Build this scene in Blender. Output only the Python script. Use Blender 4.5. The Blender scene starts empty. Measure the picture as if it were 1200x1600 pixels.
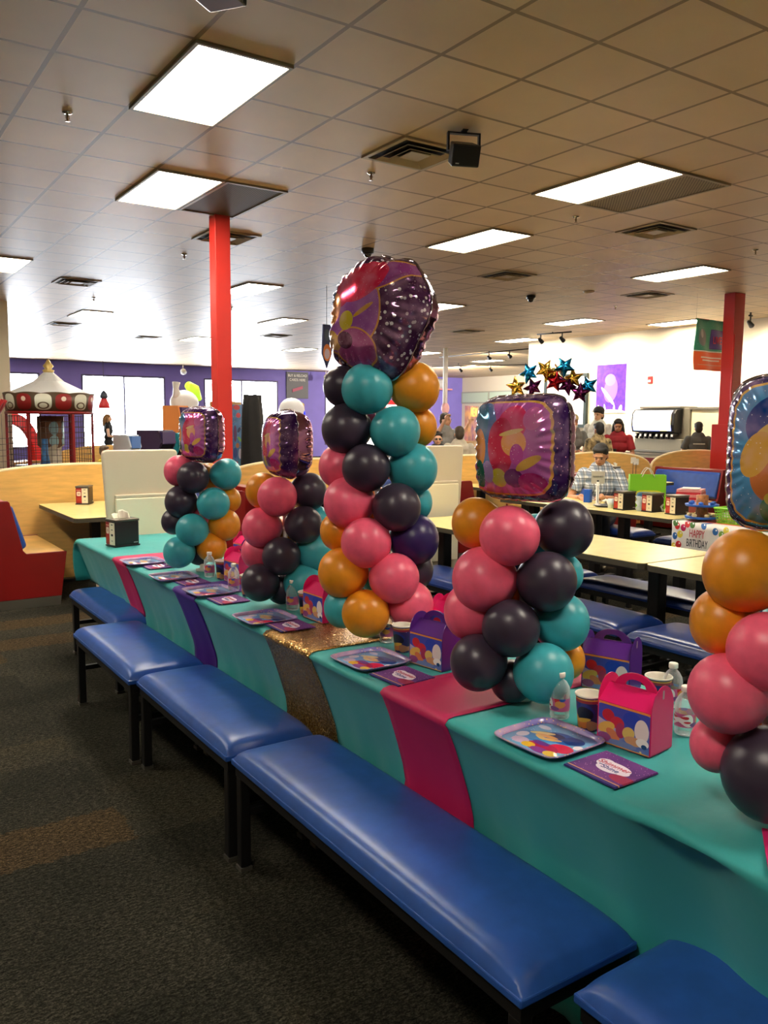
import bpy, bmesh, math, random
from mathutils import Vector, Matrix
PI=math.pi; cos=math.cos; sin=math.sin
random.seed(7)
sc=bpy.context.scene; col=sc.collection
# ---------------------------------------------------------------- camera
CH=1.6
cam_d=bpy.data.cameras.new('camera'); cam=bpy.data.objects.new('camera',cam_d); col.objects.link(cam); sc.camera=cam
YAW=0.590778; PITCH=-0.109841; ROLL=0.0073766
cam_d.sensor_fit='VERTICAL'; cam_d.sensor_height=36.0; cam_d.lens=36.0*1302.76/1600.0; cam_d.clip_start=0.05; cam_d.clip_end=200
fw=Vector((sin(YAW),cos(YAW),0)); rt=Vector((cos(YAW),-sin(YAW),0)); up=Vector((0,0,1))
F_=fw*cos(PITCH)+up*sin(PITCH); u2=up*cos(PITCH)-fw*sin(PITCH)
R_=rt*cos(ROLL)+u2*sin(ROLL); U_=u2*cos(ROLL)-rt*sin(ROLL)
m=Matrix((R_,U_,-F_)).transposed().to_4x4(); m.translation=Vector((0,0,CH)); cam.matrix_world=m
# ---------------------------------------------------------------- light and exposure
sc.view_settings.view_transform='Standard'; sc.view_settings.look='None'; sc.view_settings.gamma=1.0; sc.view_settings.use_curve_mapping=False
sc.view_settings.exposure=1.12
W=bpy.data.worlds.new('daylight'); sc.world=W; W.use_nodes=True
W.node_tree.nodes['Background'].inputs[0].default_value=(0.86,0.92,1.0,1); W.node_tree.nodes['Background'].inputs[1].default_value=25.0
PANEL=17.0     # ceiling lamp strength
SPOTW=170.0    # wall washer spots
sc.cycles.max_bounces=7; sc.cycles.diffuse_bounces=4; sc.cycles.glossy_bounces=3; sc.cycles.transmission_bounces=5; sc.cycles.transparent_max_bounces=8
sc.cycles.sample_clamp_indirect=6.0; sc.cycles.caustics_reflective=False; sc.cycles.caustics_refractive=False
def spot(name,loc,tgt,watt,ang,colr=(1,.86,.66),rad=.05,blend=.6):
    d=bpy.data.lights.new(name,'SPOT'); d.energy=watt; d.spot_size=ang; d.spot_blend=blend; d.color=colr; d.shadow_soft_size=rad
    o=bpy.data.objects.new(name,d); col.objects.link(o); o.location=loc
    o.rotation_euler=(Vector(tgt)-Vector(loc)).to_track_quat('-Z','Y').to_euler(); return o
for (x0,x1,z0,z1) in [(2.6,6.55,.5,3.19),(8.0,11.15,.5,3.2),(12.75,16.02,.5,3.2),(18.3,20.2,.5,2.9)]:   # light portals in the window openings
    d=bpy.data.lights.new('window_portal','AREA'); d.shape='RECTANGLE'; d.size=x1-x0; d.size_y=z1-z0; d.cycles.is_portal=True
    o=bpy.data.objects.new('window_portal',d); col.objects.link(o); o.location=((x0+x1)/2,32.25,(z0+z1)/2); o.rotation_euler=(-PI/2,0,0)
# ---------------------------------------------------------------- materials
def lin(c):
    return tuple(((v/255)/12.92 if v/255<=.04045 else ((v/255+.055)/1.055)**2.4) for v in c)+(1,)
MC={}
def M(name,c,rough=.5,metal=0,emit=0,spec=.5,trans=0,coat=0,sheen=0):
    if name in MC: return MC[name]
    m=bpy.data.materials.new(name); m.use_nodes=True; b=m.node_tree.nodes['Principled BSDF']
    b.inputs['Base Color'].default_value=lin(c); b.inputs['Roughness'].default_value=rough; b.inputs['Metallic'].default_value=metal
    b.inputs['Specular IOR Level'].default_value=spec
    if trans: b.inputs['Transmission Weight'].default_value=trans
    if coat: b.inputs['Coat Weight'].default_value=coat; b.inputs['Coat Roughness'].default_value=.05
    if sheen: b.inputs['Sheen Weight'].default_value=sheen
    if emit: b.inputs['Emission Color'].default_value=lin(c); b.inputs['Emission Strength'].default_value=emit
    MC[name]=m; return m
class N:   # small node helper
    def __init__(s,m): s.t=m.node_tree; s.n=s.t.nodes; s.b=s.n['Principled BSDF']
    def new(s,t,**k):
        o=s.n.new(t)
        for a,v in k.items(): setattr(o,a,v)
        return o
    def link(s,a,b): s.t.links.new(a,b)
    def set(s,sock,v):
        if hasattr(v,'is_linked') or hasattr(v,'links'): s.link(v,sock)
        else: sock.default_value=v
    def math(s,op,a,b=0,c=None):
        o=s.new('ShaderNodeMath',operation=op); s.set(o.inputs[0],a); s.set(o.inputs[1],b)
        if c is not None: s.set(o.inputs[2],c)
        return o.outputs[0]
    def vm(s,op,a,b=(0,0,0)):
        o=s.new('ShaderNodeVectorMath',operation=op); s.set(o.inputs[0],a); s.set(o.inputs[1],b)
        return o.outputs['Value'] if op in('LENGTH','DOT_PRODUCT','DISTANCE') else o.outputs[0]
    def mix(s,f,a,b):
        o=s.new('ShaderNodeMix',data_type='RGBA'); s.set(o.inputs[0],f); s.set(o.inputs[6],a); s.set(o.inputs[7],b); return o.outputs[2]
    def obj(s): return s.new('ShaderNodeTexCoord').outputs['Object']
    def noise(s,vec,scale,detail=3,rough=.5):
        o=s.new('ShaderNodeTexNoise'); s.link(vec,o.inputs['Vector']); o.inputs['Scale'].default_value=scale; o.inputs['Detail'].default_value=detail; o.inputs['Roughness'].default_value=rough; return o
    def ramp(s,f,stops):
        o=s.new('ShaderNodeValToRGB'); s.set(o.inputs[0],f); e=o.color_ramp.elements
        while len(e)<len(stops): e.new(.5)
        for x,(p,c) in zip(e,stops): x.position=p; x.color=lin(c)
        return o.outputs[0]
    def sep(s,v):
        o=s.new('ShaderNodeSeparateXYZ'); s.link(v,o.inputs[0]); return o.outputs
    def comb(s,x,y,z=0):
        o=s.new('ShaderNodeCombineXYZ'); s.set(o.inputs[0],x); s.set(o.inputs[1],y); s.set(o.inputs[2],z); return o.outputs[0]
    def bump(s,h,strength=.3,dist=.01):
        o=s.new('ShaderNodeBump'); s.set(o.inputs['Height'],h); o.inputs['Strength'].default_value=strength; o.inputs['Distance'].default_value=dist; s.link(o.outputs[0],s.b.inputs['Normal'])
def varied(name,c,rough,scale,amt=.15,bump=0,metal=0,stretch=(1,1,1),c2=None,detail=4,coat=0):
    if name in MC: return MC[name]
    m=M(name,c,rough,metal,coat=coat); n=N(m); v=n.vm('MULTIPLY',n.obj(),stretch); t=n.noise(v,scale,detail)
    c2=c2 or tuple(max(0,x*(1-amt)) for x in c)
    n.link(n.ramp(t.outputs[0],[(.3,c2),(.7,c)]),n.b.inputs['Base Color'])
    if bump: n.bump(t.outputs[0],bump,.01)
    return m
def printed(name,base,shapes,ax=(0,2),rough=.4,metal=0,speck=None,side=None,coat=0,bumpy=0,base2=None):
    """shapes: (kind,cx,cy,rx,ry,colour[,angle]) kind e ellipse, r rectangle, o ring, in metres of the part's own space"""
    if name in MC: return MC[name]
    m=M(name,base,rough,metal,coat=coat); n=N(m); o=n.obj(); s=n.sep(o); uv=n.comb(s[ax[0]],s[ax[1]])
    c=lin(base)
    if base2: t=n.noise(o,9,2); c=n.ramp(t.outputs[0],[(.38,base),(.62,base2)])
    if speck:   # (scale, threshold, colour)
        w=n.new('ShaderNodeTexVoronoi'); n.link(o,w.inputs['Vector']); w.inputs['Scale'].default_value=speck[0]
        c=n.mix(n.math('LESS_THAN',w.outputs['Distance'],speck[1]),c,lin(speck[2]))
    for q in shapes:
        k,cx,cy,rx,ry,cc=q[:6]
        p=n.vm('SUBTRACT',uv,(cx,cy,0))
        if len(q)>6:
            r=n.new('ShaderNodeVectorRotate',rotation_type='Z_AXIS'); n.link(p,r.inputs[0]); r.inputs['Angle'].default_value=-q[6]; p=r.outputs[0]
        p=n.vm('MULTIPLY',p,(1/rx,1/ry,0))
        if k=='r':
            a=n.sep(n.vm('ABSOLUTE',p)); f=n.math('LESS_THAN',n.math('MAXIMUM',a[0],a[1]),1.0)
        elif k=='q':   # rounded rectangle
            a=n.sep(n.vm('ABSOLUTE',p)); f=n.math('LESS_THAN',n.math('ADD',n.math('POWER',a[0],5),n.math('POWER',a[1],5)),1.0)
        elif k=='o':
            d=n.vm('LENGTH',p); f=n.math('MULTIPLY',n.math('LESS_THAN',d,1.0),n.math('GREATER_THAN',d,.82))
        else: f=n.math('LESS_THAN',n.vm('LENGTH',p),1.0)
        c=n.mix(f,c,cc if not isinstance(cc,tuple) else lin(cc))
    if metal:   # tiny printed sparkles and soft colour drift over the whole print
        w2=n.new('ShaderNodeTexVoronoi'); n.link(o,w2.inputs['Vector']); w2.inputs['Scale'].default_value=95
        nz=n.noise(o,14,3); c=n.mix(n.math('MULTIPLY',n.math('SUBTRACT',nz.outputs[0],.42),1.1),c,lin((250,200,240)))
        c=n.mix(n.math('LESS_THAN',w2.outputs['Distance'],.10),c,lin((255,250,255)))
    if side:    # only where the local normal axis coordinate is on one side
        ax_i,sign,oc,thr=side
        f=n.math('GREATER_THAN' if sign>0 else 'LESS_THAN',s[ax_i],thr)
        base_c=lin(oc)
        if speck:
            base_c=n.mix(n.math('LESS_THAN',w.outputs['Distance'],speck[1]),lin(oc),lin(speck[2]))
        c=n.mix(f,base_c,c)
    n.set(n.b.inputs['Base Color'],c)
    if bumpy: t=n.noise(o,bumpy,2); n.bump(t.outputs[0],.15,.01)
    return m
# ---------------------------------------------------------------- mesh helper
class MB:
    def __init__(s): s.v=[]; s.f=[]; s.mi=[]; s.sm=[]
    def add(s,vs,fs,mi=0,smooth=False,mat=None):
        k=len(s.v); s.v+=[tuple(mat@Vector(p)) if mat else tuple(p) for p in vs]
        s.f+=[tuple(i+k for i in f) for f in fs]; s.mi+=[mi]*len(fs); s.sm+=[smooth]*len(fs); return s
    def box(s,x0,y0,z0,x1,y1,z1,mi=0,mat=None):
        v=[(x,y,z) for z in(z0,z1) for y in(y0,y1) for x in(x0,x1)]
        return s.add(v,[(0,2,3,1),(4,5,7,6),(0,1,5,4),(2,6,7,3),(0,4,6,2),(1,3,7,5)],mi,False,mat)
    def prism(s,poly,a,b,axis='z',mi=0,mat=None,smooth=False):
        n=len(poly)
        def P(p,h): return (p[0],p[1],h) if axis=='z' else ((p[0],h,p[1]) if axis=='y' else (h,p[0],p[1]))
        v=[P(p,a) for p in poly]+[P(p,b) for p in poly]
        f=[tuple(range(n))[::-1],tuple(range(n,2*n))]+[(i,(i+1)%n,n+(i+1)%n,n+i) for i in range(n)]
        k=len(s.f); s.add(v,f,mi,False,mat)
        if smooth:
            for i in range(k+2,len(s.f)): s.sm[i]=True
        return s
    def lathe(s,prof,seg=24,cx=0,cy=0,cz=0,mi=0,mat=None,smooth=True,cap=True):
        v=[];f=[]
        for r,z in prof:
            for i in range(seg):
                a=2*PI*i/seg; v.append((cx+r*cos(a),cy+r*sin(a),cz+z))
        for j in range(len(prof)-1):
            for i in range(seg):
                f.append((j*seg+i,j*seg+(i+1)%seg,(j+1)*seg+(i+1)%seg,(j+1)*seg+i))
        if cap:
            f.append(tuple(range(seg))[::-1]); k=(len(prof)-1)*seg; f.append(tuple(range(k,k+seg)))
        return s.add(v,f,mi,smooth,mat)
    def tube(s,pts,r,seg=8,mi=0,mat=None,cap=True):
        pts=[Vector(p) for p in pts]; n=len(pts); rs=r if isinstance(r,(list,tuple)) else [r]*n
        v=[];f=[]; ref=None
        for i,p in enumerate(pts):
            d=(pts[min(i+1,n-1)]-pts[max(i-1,0)]).normalized()
            if ref is None: ref=Vector((0,0,1)) if abs(d.z)<.9 else Vector((1,0,0))
            a=d.cross(ref).normalized(); b=a.cross(d).normalized(); ref=b
            for k in range(seg):
                t=2*PI*k/seg; v.append(p+a*cos(t)*rs[i]+b*sin(t)*rs[i])
        for j in range(n-1):
            for k in range(seg):
                f.append((j*seg+k,(j+1)*seg+k,(j+1)*seg+(k+1)%seg,j*seg+(k+1)%seg))
        if cap: f.append(tuple(range(seg))); f.append(tuple(range((n-1)*seg,n*seg))[::-1])
        return s.add(v,f,mi,True,mat)
    def ball(s,c,rx,ry=None,rz=None,seg=16,rings=10,mi=0,mat=None):
        ry=ry or rx; rz=rz or rx
        prof=[(sin(PI*(j+.02)/(rings+.04)),-cos(PI*(j+.02)/(rings+.04))) for j in range(rings+1)]
        S=Matrix.Translation(c)@Matrix.Diagonal((rx,ry,rz,1))
        return s.lathe(prof,seg,mi=mi,mat=(mat@S) if mat else S)
    def grid(s,fn,nu,nv,mi=0,closed_u=False):
        v=[fn(i,j) for j in range(nv) for i in range(nu)]; f=[]
        for j in range(nv-1):
            for i in range(nu if closed_u else nu-1):
                i2=(i+1)%nu; f.append((j*nu+i,j*nu+i2,(j+1)*nu+i2,(j+1)*nu+i))
        return s.add(v,f,mi,True)
    def mesh(s,name,mats):
        me=bpy.data.meshes.new(name); me.from_pydata(s.v,[],s.f)
        for mt in (mats if isinstance(mats,(list,tuple)) else [mats]): me.materials.append(mt)
        me.polygons.foreach_set('material_index',s.mi); me.polygons.foreach_set('use_smooth',s.sm); me.update()
        return me
    def build(s,name,mats,parent=None,loc=(0,0,0),rz=0,bevel=0,seg=2,label=None,sub=0,solid=0):
        o=bpy.data.objects.new(name,s.mesh(name,mats)); col.objects.link(o)
        bm=bmesh.new(); bm.from_mesh(o.data); bmesh.ops.recalc_face_normals(bm,faces=bm.faces); bm.to_mesh(o.data); bm.free()
        if parent: o.parent=parent
        o.location=loc; o.rotation_euler=(0,0,rz)
        if solid: q=o.modifiers.new('thickness','SOLIDIFY'); q.thickness=solid
        if bevel:
            q=o.modifiers.new('bevel','BEVEL'); q.width=bevel; q.segments=seg; q.limit_method='ANGLE'; q.angle_limit=.6
        if sub: q=o.modifiers.new('sub','SUBSURF'); q.levels=sub; q.render_levels=sub
        if label: o['label']=label
        return o
def tag(o,label,cat,group=None,kind=None):
    if label: o['label']=label
    if cat: o['category']=cat
    if group: o['group']=group
    if kind: o['kind']=kind
    return o
def thing(name,label,cat,loc=(0,0,0),rz=0,group=None):
    o=bpy.data.objects.new(name,None); o.empty_display_size=.1; col.objects.link(o); o.location=loc; o.rotation_euler=(0,0,rz)
    return tag(o,label,cat,group)
def struct(o): o['kind']='structure'; return o
def dup(r,loc,rz=None,label=None,group=None,scale=None):
    c=r.copy(); col.objects.link(c); c.location=loc
    if rz is not None: c.rotation_euler=(0,0,rz)
    if label: c['label']=label
    if group: c['group']=group
    if scale: c.scale=scale
    for ch in list(r.children):
        d=ch.copy(); col.objects.link(d); d.parent=c
        for g in ch.children:
            e=g.copy(); col.objects.link(e); e.parent=d
    return c
def text(body,size,mat,parent,loc,rot,name='lettering',ext=.001,align='CENTER',sx=1,label=None):
    cu=bpy.data.curves.new(name,'FONT'); cu.body=body; cu.size=size; cu.extrude=ext; cu.align_x=align; cu.align_y='CENTER'
    t=bpy.data.objects.new(name,cu); col.objects.link(t); bpy.context.view_layer.update()
    me=bpy.data.meshes.new_from_object(t.evaluated_get(bpy.context.evaluated_depsgraph_get())); bpy.data.objects.remove(t)
    me.materials.clear(); me.materials.append(mat)
    o=bpy.data.objects.new(name,me); col.objects.link(o); o.parent=parent; o.location=loc; o.rotation_euler=rot; o.scale=(sx,1,1)
    if label: o['label']=label
    return o
# shared materials
PINK=(255,104,138); TEAL=(64,176,190); ORANGE=(238,152,34); NAVY=(60,50,68); PURP=(52,34,96)
black=M('black_metal',(22,21,22),.45,.2); dark=M('dark_plastic',(28,28,30),.35); steel=M('brushed_steel',(150,148,140),.35,.9)
white=M('white_plastic',(226,222,212),.4); red=M('red_laminate',(134,16,18),.35); redpaint=M('red_paint',(196,42,34),.45)
wood=varied('maple_laminate',(236,186,104),.42,5,.1,stretch=(1,1,6)); yellowtop=varied('pale_yellow_laminate',(250,232,158),.22,8,.04)
edge=M('dark_table_edge',(70,64,50),.5); vinyl=varied('blue_vinyl',(42,88,172),.36,14,.12,.05,detail=5)
cream=M('cream_paint',(238,226,196),.7)
# ================================================================ setting
GX,GY,CZ=1.807,4.574,3.66     # ceiling grid origin, tile 0.61
def gx(j): return GX+.61*j
def gy(i): return GY+.61*i
mf=M('carpet',(50,46,38),.95,spec=.1); n=N(mf); o=n.obj()
dn=n.noise(o,22,3,.7); od=n.vm('ADD',o,n.vm('MULTIPLY',n.vm('SUBTRACT',dn.outputs['Color'],(.5,.5,.5)),(.10,.10,0))); sn=n.vm('FLOOR',n.vm('MULTIPLY',od,(1/.92,1/.305,0))); wn=n.new('ShaderNodeTexWhiteNoise',noise_dimensions='2D'); n.link(sn,wn.inputs['Vector'])
big=n.noise(o,1.3,4,.6); fine=n.noise(n.vm('MULTIPLY',o,(45,110,1)),1,4,.8); fine2=n.noise(o,150,4,.8)
p1=n.math('ADD',n.math('MULTIPLY',wn.outputs[0],.25),n.math('MULTIPLY',big.outputs[0],.75))
cA=n.ramp(p1,[(.30,(46,46,38)),(.45,(60,58,49)),(.58,(72,69,58)),(.70,(84,76,58))])
cB=n.mix(n.math('MULTIPLY',n.math('GREATER_THAN',wn.outputs[0],.86),.55),cA,lin((104,78,46)))
k=n.ramp(n.math('ADD',n.math('MULTIPLY',fine.outputs[0],.55),n.math('MULTIPLY',fine2.outputs[0],.45)),[(.40,(20,20,20)),(.50,(130,130,128)),(.60,(255,255,250))])
mm=n.new('ShaderNodeMix',data_type='RGBA',blend_type='MULTIPLY'); mm.inputs[0].default_value=1; n.link(cB,mm.inputs[6]); n.link(k,mm.inputs[7])
g=n.new('ShaderNodeGamma'); g.inputs[1].default_value=.88; n.link(mm.outputs[2],g.inputs[0]); n.link(g.outputs[0],n.b.inputs['Base Color']); n.bump(fine2.outputs[0],.6,.006)
struct(MB().box(-7,-6,-.1,28,34.5,0).build('floor',mf))
mc=M('ceiling_tile',(206,190,162),.48,spec=.45); n=N(mc); o=n.obj()
t=n.vm('MULTIPLY',n.vm('SUBTRACT',o,(GX,GY,0)),(1/.61,1/.61,0)); fr=n.sep(n.vm('FRACTION',t))
def ed(x): return n.math('MINIMUM',x,n.math('SUBTRACT',1,x))
e=n.math('MINIMUM',ed(fr[0]),ed(fr[1])); line=n.math('LESS_THAN',e,.023)
t2=n.noise(o,1.1,4); t3=n.noise(o,160,2)
wn=n.new('ShaderNodeTexWhiteNoise',noise_dimensions='2D'); n.link(n.vm('FLOOR',t),wn.inputs['Vector'])
base=n.ramp(n.math('ADD',n.math('MULTIPLY',t2.outputs[0],.7),n.math('MULTIPLY',wn.outputs[0],.3)),[(.3,(196,170,134)),(.7,(214,188,152))])
n.link(n.mix(line,base,lin((128,106,76))),n.b.inputs['Base Color'])
n.bump(n.math('ADD',n.math('MULTIPLY',n.math('GREATER_THAN',e,.03),1.0),n.math('MULTIPLY',t3.outputs[0],.08)),.35,.006)
struct(MB().box(-7,-6,CZ,28,34.5,CZ+.1).build('ceiling',mc))
wallp=varied('cream_wall_paint',(240,228,200),.75,2,.03); purple=varied('purple_wall_paint',(128,118,214),.7,2,.04)
struct(MB().box(15.55,-6,0,15.7,16.4,CZ).build('wall_right',wallp))
struct(MB().box(15.7,16.25,0,26.15,16.4,CZ).build('wall_inner',wallp))
struct(MB().box(26,16.4,0,26.15,33,CZ).build('wall_far_right',M('grey_wall_paint',(196,190,176),.8)))
struct(MB().box(-7.1,-6,0,-7,33,CZ).build('wall_left',wallp))
struct(MB().box(-7,-6.1,0,15.7,-6,CZ).build('wall_front',wallp))
# pillar wall at the left edge of the view
struct(MB().box(-1.0,16.4,0,2.86,16.6,CZ).build('wall_stub',wallp))
# back wall with three window openings (real holes)
wins=[(2.6,6.55,.5,3.19),(8.0,11.15,.5,3.2),(12.75,16.02,.5,3.2),(18.3,20.2,.5,2.9)]
wb=MB(); xs=-7
for (a,b,z0,z1) in wins:
    wb.box(xs,32,0,a,32.2,CZ); wb.box(a,32,0,b,32.2,z0); wb.box(a,32,z1,b,32.2,CZ); xs=b
wb.box(xs,32,0,26,32.2,CZ); struct(wb.build('wall_back',purple))
glass=bpy.data.materials.new('window_glass'); glass.use_nodes=True; nt=glass.node_tree; nt.nodes.clear()
ou=nt.nodes.new('ShaderNodeOutputMaterial'); mx=nt.nodes.new('ShaderNodeMixShader'); tr=nt.nodes.new('ShaderNodeBsdfTransparent'); gl=nt.nodes.new('ShaderNodeBsdfGlossy'); gl.inputs['Roughness'].default_value=.02
mx.inputs[0].default_value=.06; nt.links.new(tr.outputs[0],mx.inputs[1]); nt.links.new(gl.outputs[0],mx.inputs[2]); nt.links.new(mx.outputs[0],ou.inputs[0])
for i,(a,b,z0,z1) in enumerate(wins):
    fb=MB(); w=.06
    fb.box(a,31.98,z1-w,b,32.12,z1).box(a,31.98,z0,b,32.12,z0+w).box(a,31.98,z0+w,a+w,32.12,z1-w).box(b-w,31.98,z0+w,b,32.12,z1-w)
    if b-a>2.5: fb.box((a+b)/2-.03,32,z0+w,(a+b)/2+.03,32.1,z1-w)
    f=struct(fb.build('window_%d'%(i+1),M('window_frame_paint',(70,66,110),.5)))
    MB().box(a+w,32.03,z0+w,b-w,32.04,z1-w).build('pane',glass,f)
# far right wall: row of greenish transom windows
f=struct(MB().box(25.96,28.0,2.42,26.0,32.0,2.98).build('window_5',M('transom_frame',(150,156,146),.5)))
MB().box(25.94,28.1,2.48,25.96,29.9,2.92).build('pane',M('transom_glass',(176,196,180),.1),f); MB().box(25.94,30.05,2.48,25.96,31.9,2.92).build('pane',M('transom_glass',(176,196,180),.1),f)
# skirting along the right wall
struct(MB().box(15.5,-6,0,15.55,16.4,.12).build('baseboard_right',M('dark_rubber_skirting',(40,36,34),.6)))
# red square columns
struct(MB().box(3.40,8.17,0,3.565,8.33,CZ).build('trim_1',redpaint,bevel=.006))
c2=struct(MB().box(12.17,8.16,0,12.44,8.36,CZ).build('trim_2',M('dark_red_paint',(178,30,28),.45),bevel=.008))
MB().box(12.09,8.1,0,12.50,8.42,1.57).build('boxed_base',M('dark_red_paint',(178,30,28),.45),c2,bevel=.01)
MB().tube([(12.16,8.13,1.57),(12.15,8.12,1.9),(12.16,8.14,2.1),(12.165,8.14,3.0)],.018).build('conduit',M('dark_red_paint',(178,30,28),.45),c2)
# ---------------------------------------------------------------- ceiling fixtures
diff=bpy.data.materials.new('lamp_diffuser'); diff.use_nodes=True; b=diff.node_tree.nodes['Principled BSDF']; b.inputs['Base Color'].default_value=(.9,.9,.88,1); b.inputs['Emission Color'].default_value=(1,.90,.74,1); b.inputs['Emission Strength'].default_value=PANEL
L0=thing('ceiling_light','','ceiling light',(gx(0)+.305,gy(0)+.61,CZ),0,'recessed fluorescent ceiling panels')
fr=MB(); a,b,w=.30,.605,.022
fr.box(-a,-b,-.016,a,-b+w,0).box(-a,b-w,-.016,a,b,0).box(-a,-b+w,-.016,-a+w,b-w,0).box(a-w,-b+w,-.016,a,b-w,0).build('frame',M('lamp_frame',(150,136,112),.5),L0)
MB().box(-a+w,-b+w,-.008,a-w,b-w,-.002).build('diffuser',diff,L0)
L0['label']='large glowing panel nearest the camera, top left above the red column row'
LS=[(1,4,'square-looking glowing panel beside the dark return grille near the left red column'),(6,0,'bright ceiling panel at upper right beside a grey grille'),(7,4,'bright ceiling panel right of the black speaker, above the square foil balloon'),
(13,4,'bright ceiling panel at far right just above the right red column'),(6,12,'small bright ceiling panel just right of the left red column'),(12,12,'bright ceiling sliver partly hidden behind the big foil balloon, to its right'),(18,12,'thin bright ceiling panel above the track spotlights'),
(21,10,'thin bright ceiling panel left of the hanging banner'),(21,18,'thin distant ceiling panel above the angled track lamp frame')]
for j,i,l in LS: dup(L0,(gx(j)+.305,gy(i)+.61,CZ),label=l)
for q_,(j,i) in enumerate([(-5,4),(-5,0),(0,12),(10,18),(16,20),(10,26),(16,28),(22,26),(4,20),(0,27),(28,28),(34,24),(-5,-8),(1,-8),(7,-8),(13,-8)]):
    dup(L0,(gx(j)+.305,gy(i)+.61,CZ),label=['glowing ceiling panel at the left edge level with the dark return grille','glowing ceiling panel out of frame at upper left','glowing panel low at the left, between the air vents','far glowing panel right of the left red column','far glowing panel behind the biggest foil balloon','very far glowing panel before the windows','very far glowing panel over the purple wall','very far glowing panel near the hanging track bars','far glowing panel washed out by window light','very far glowing panel at the left wall','very far glowing panel over the prize area','farthest glowing panel at the right','glowing panel out of frame behind the camera, leftmost','glowing panel out of frame behind the camera, second','glowing panel out of frame behind the camera, third','glowing panel out of frame behind the camera, rightmost'][q_])
# return grilles
def grille(j,i,c,label):
    t=thing('return_grille',label,'ceiling grille',(gx(j)+.305,gy(i)+.61,CZ))
    fr=MB(); a,b,w=.30,.605,.03
    fr.box(-a,-b,-.014,a,-b+w,0).box(-a,b-w,-.014,a,b,0).box(-a,-b+w,-.014,-a+w,b-w,0).box(a-w,-b+w,-.014,a,b-w,0).build('frame',M('lamp_frame',(150,136,112),.5),t)
    gm=M('grille_%d'%j,c,.7); n=N(gm); ck=n.new('ShaderNodeTexChecker'); n.link(n.obj(),ck.inputs[0]); ck.inputs['Scale'].default_value=60; ck.inputs[1].default_value=lin(c); ck.inputs[2].default_value=lin(tuple(x*.6 for x in c)); n.link(ck.outputs[0],n.b.inputs['Base Color'])
    MB().box(-a+w,-b+w,-.008,a-w,b-w,-.002).build('egg_crate_core',gm,t)
grille(2,4,(92,84,66),'dark rectangular return grille beside the lit panel, just above the left red column')
grille(7,0,(150,132,100),'brown return grille beside the bright panel at upper right')
# air diffusers
def vent():
    t=thing('air_vent','','ceiling vent',(gx(3)+.305,gy(1)+.305,CZ))
    f=MB(); a=.30
    for (o1,i1,z0,z1) in [(.30,.262,0,-.012)]:
        f.prism([(-o1,-o1),(o1,-o1),(o1,-i1),(-o1,-i1)],z1,z0).prism([(-o1,i1),(o1,i1),(o1,o1),(-o1,o1)],z1,z0).prism([(-o1,-i1),(-i1,-i1),(-i1,i1),(-o1,i1)],z1,z0).prism([(i1,-i1),(o1,-i1),(o1,i1),(i1,i1)],z1,z0)
    f.build('frame',M('vent_beige',(168,150,118),.5),t)
    MB().box(-.262,-.262,-.004,.262,.262,-.001).build('dark_throat',M('vent_dark',(26,22,16),.8),t)
    for r0,r1 in((.225,.180),(.150,.105)):
        l=MB(); ring=[(-1,-1),(1,-1),(1,1),(-1,1)]
        v=[(x*r0,y*r0,-.026) for x,y in ring]+[(x*r1,y*r1,-.006) for x,y in ring]+[(x*(r0-.004),y*(r0-.004),-.030) for x,y in ring]
        l.add(v,[(i,(i+1)%4,4+(i+1)%4,4+i) for i in range(4)]+[(i,(i+1)%4,8+(i+1)%4,8+i) for i in range(4)]+[(8+i,8+(i+1)%4,4+(i+1)%4,4+i) for i in range(4)])
        l.build('louver',M('vent_beige',(168,150,118),.5),t)
    MB().box(-.09,-.09,-.022,.09,.09,-.016).build('centre_plate',M('vent_beige',(168,150,118),.5),t)
    return t
V=vent(); V['label']='large square air vent next to the black hanging speaker'; V['group']='square ceiling air vents'
for j,i,l in [(3,7,'square air vent right behind the top of the left red column'),(9,2,'square air vent at upper right, below the brown grille'),(10,7,'square air vent in mid ceiling, between two black dome cameras'),
 (15,7,'square air vent straight above the hanging banner'),(2,14,'square air vent at far left above the carousel machine, nearest of the left ones'),(4,24,'thin distant air vent at far left edge, lower one'),(8,27,'distant air vent above the purple wall windows'),(17,17,'distant air vent right of the big foil balloon'),(12,23,'distant air vent between left red column and big foil balloon')]:
    dup(V,(gx(j)+.305,gy(i)+.305,CZ),label=l)
# sprinklers
S0=thing('sprinkler','chrome ceiling sprinkler at far upper left, nearest the camera','sprinkler',(1.494,6.119,CZ),0,'ceiling sprinklers')
chrome=M('chrome',(190,186,178),.15,1)
MB().lathe([(.035,0),(.035,-.006),(.02,-.012)],16).build('escutcheon',chrome,S0)
MB().lathe([(.008,-.01),(.008,-.04),(.004,-.055),(.018,-.058),(.018,-.061)],12).tube([(-.012,0,-.02),(-.014,0,-.04),(0,0,-.055)],.002,6).tube([(.012,0,-.02),(.014,0,-.04),(0,0,-.055)],.002,6).build('head',M('sprinkler_brass',(150,120,80),.3,.8),S0)
for x,y,l in [(3.938,6.102,'sprinkler just below the large vent by the speaker'),(3.904,10.381,'sprinkler left of the left red column, below the lit panel'),(6.44,6.159,'sprinkler under the bright panel at upper right'),(4.0,14.99,'small sprinkler below the air vent at far left'),
  (9.39,6.06,'sprinkler at the right edge of the ceiling'),(11.9,10.36,'tiny sprinkler above and right of the track spotlights'),(6.42,14.7,'tiny sprinkler just right of the left column below the small panel')]:
    dup(S0,(x,y,CZ),label=l)
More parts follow.
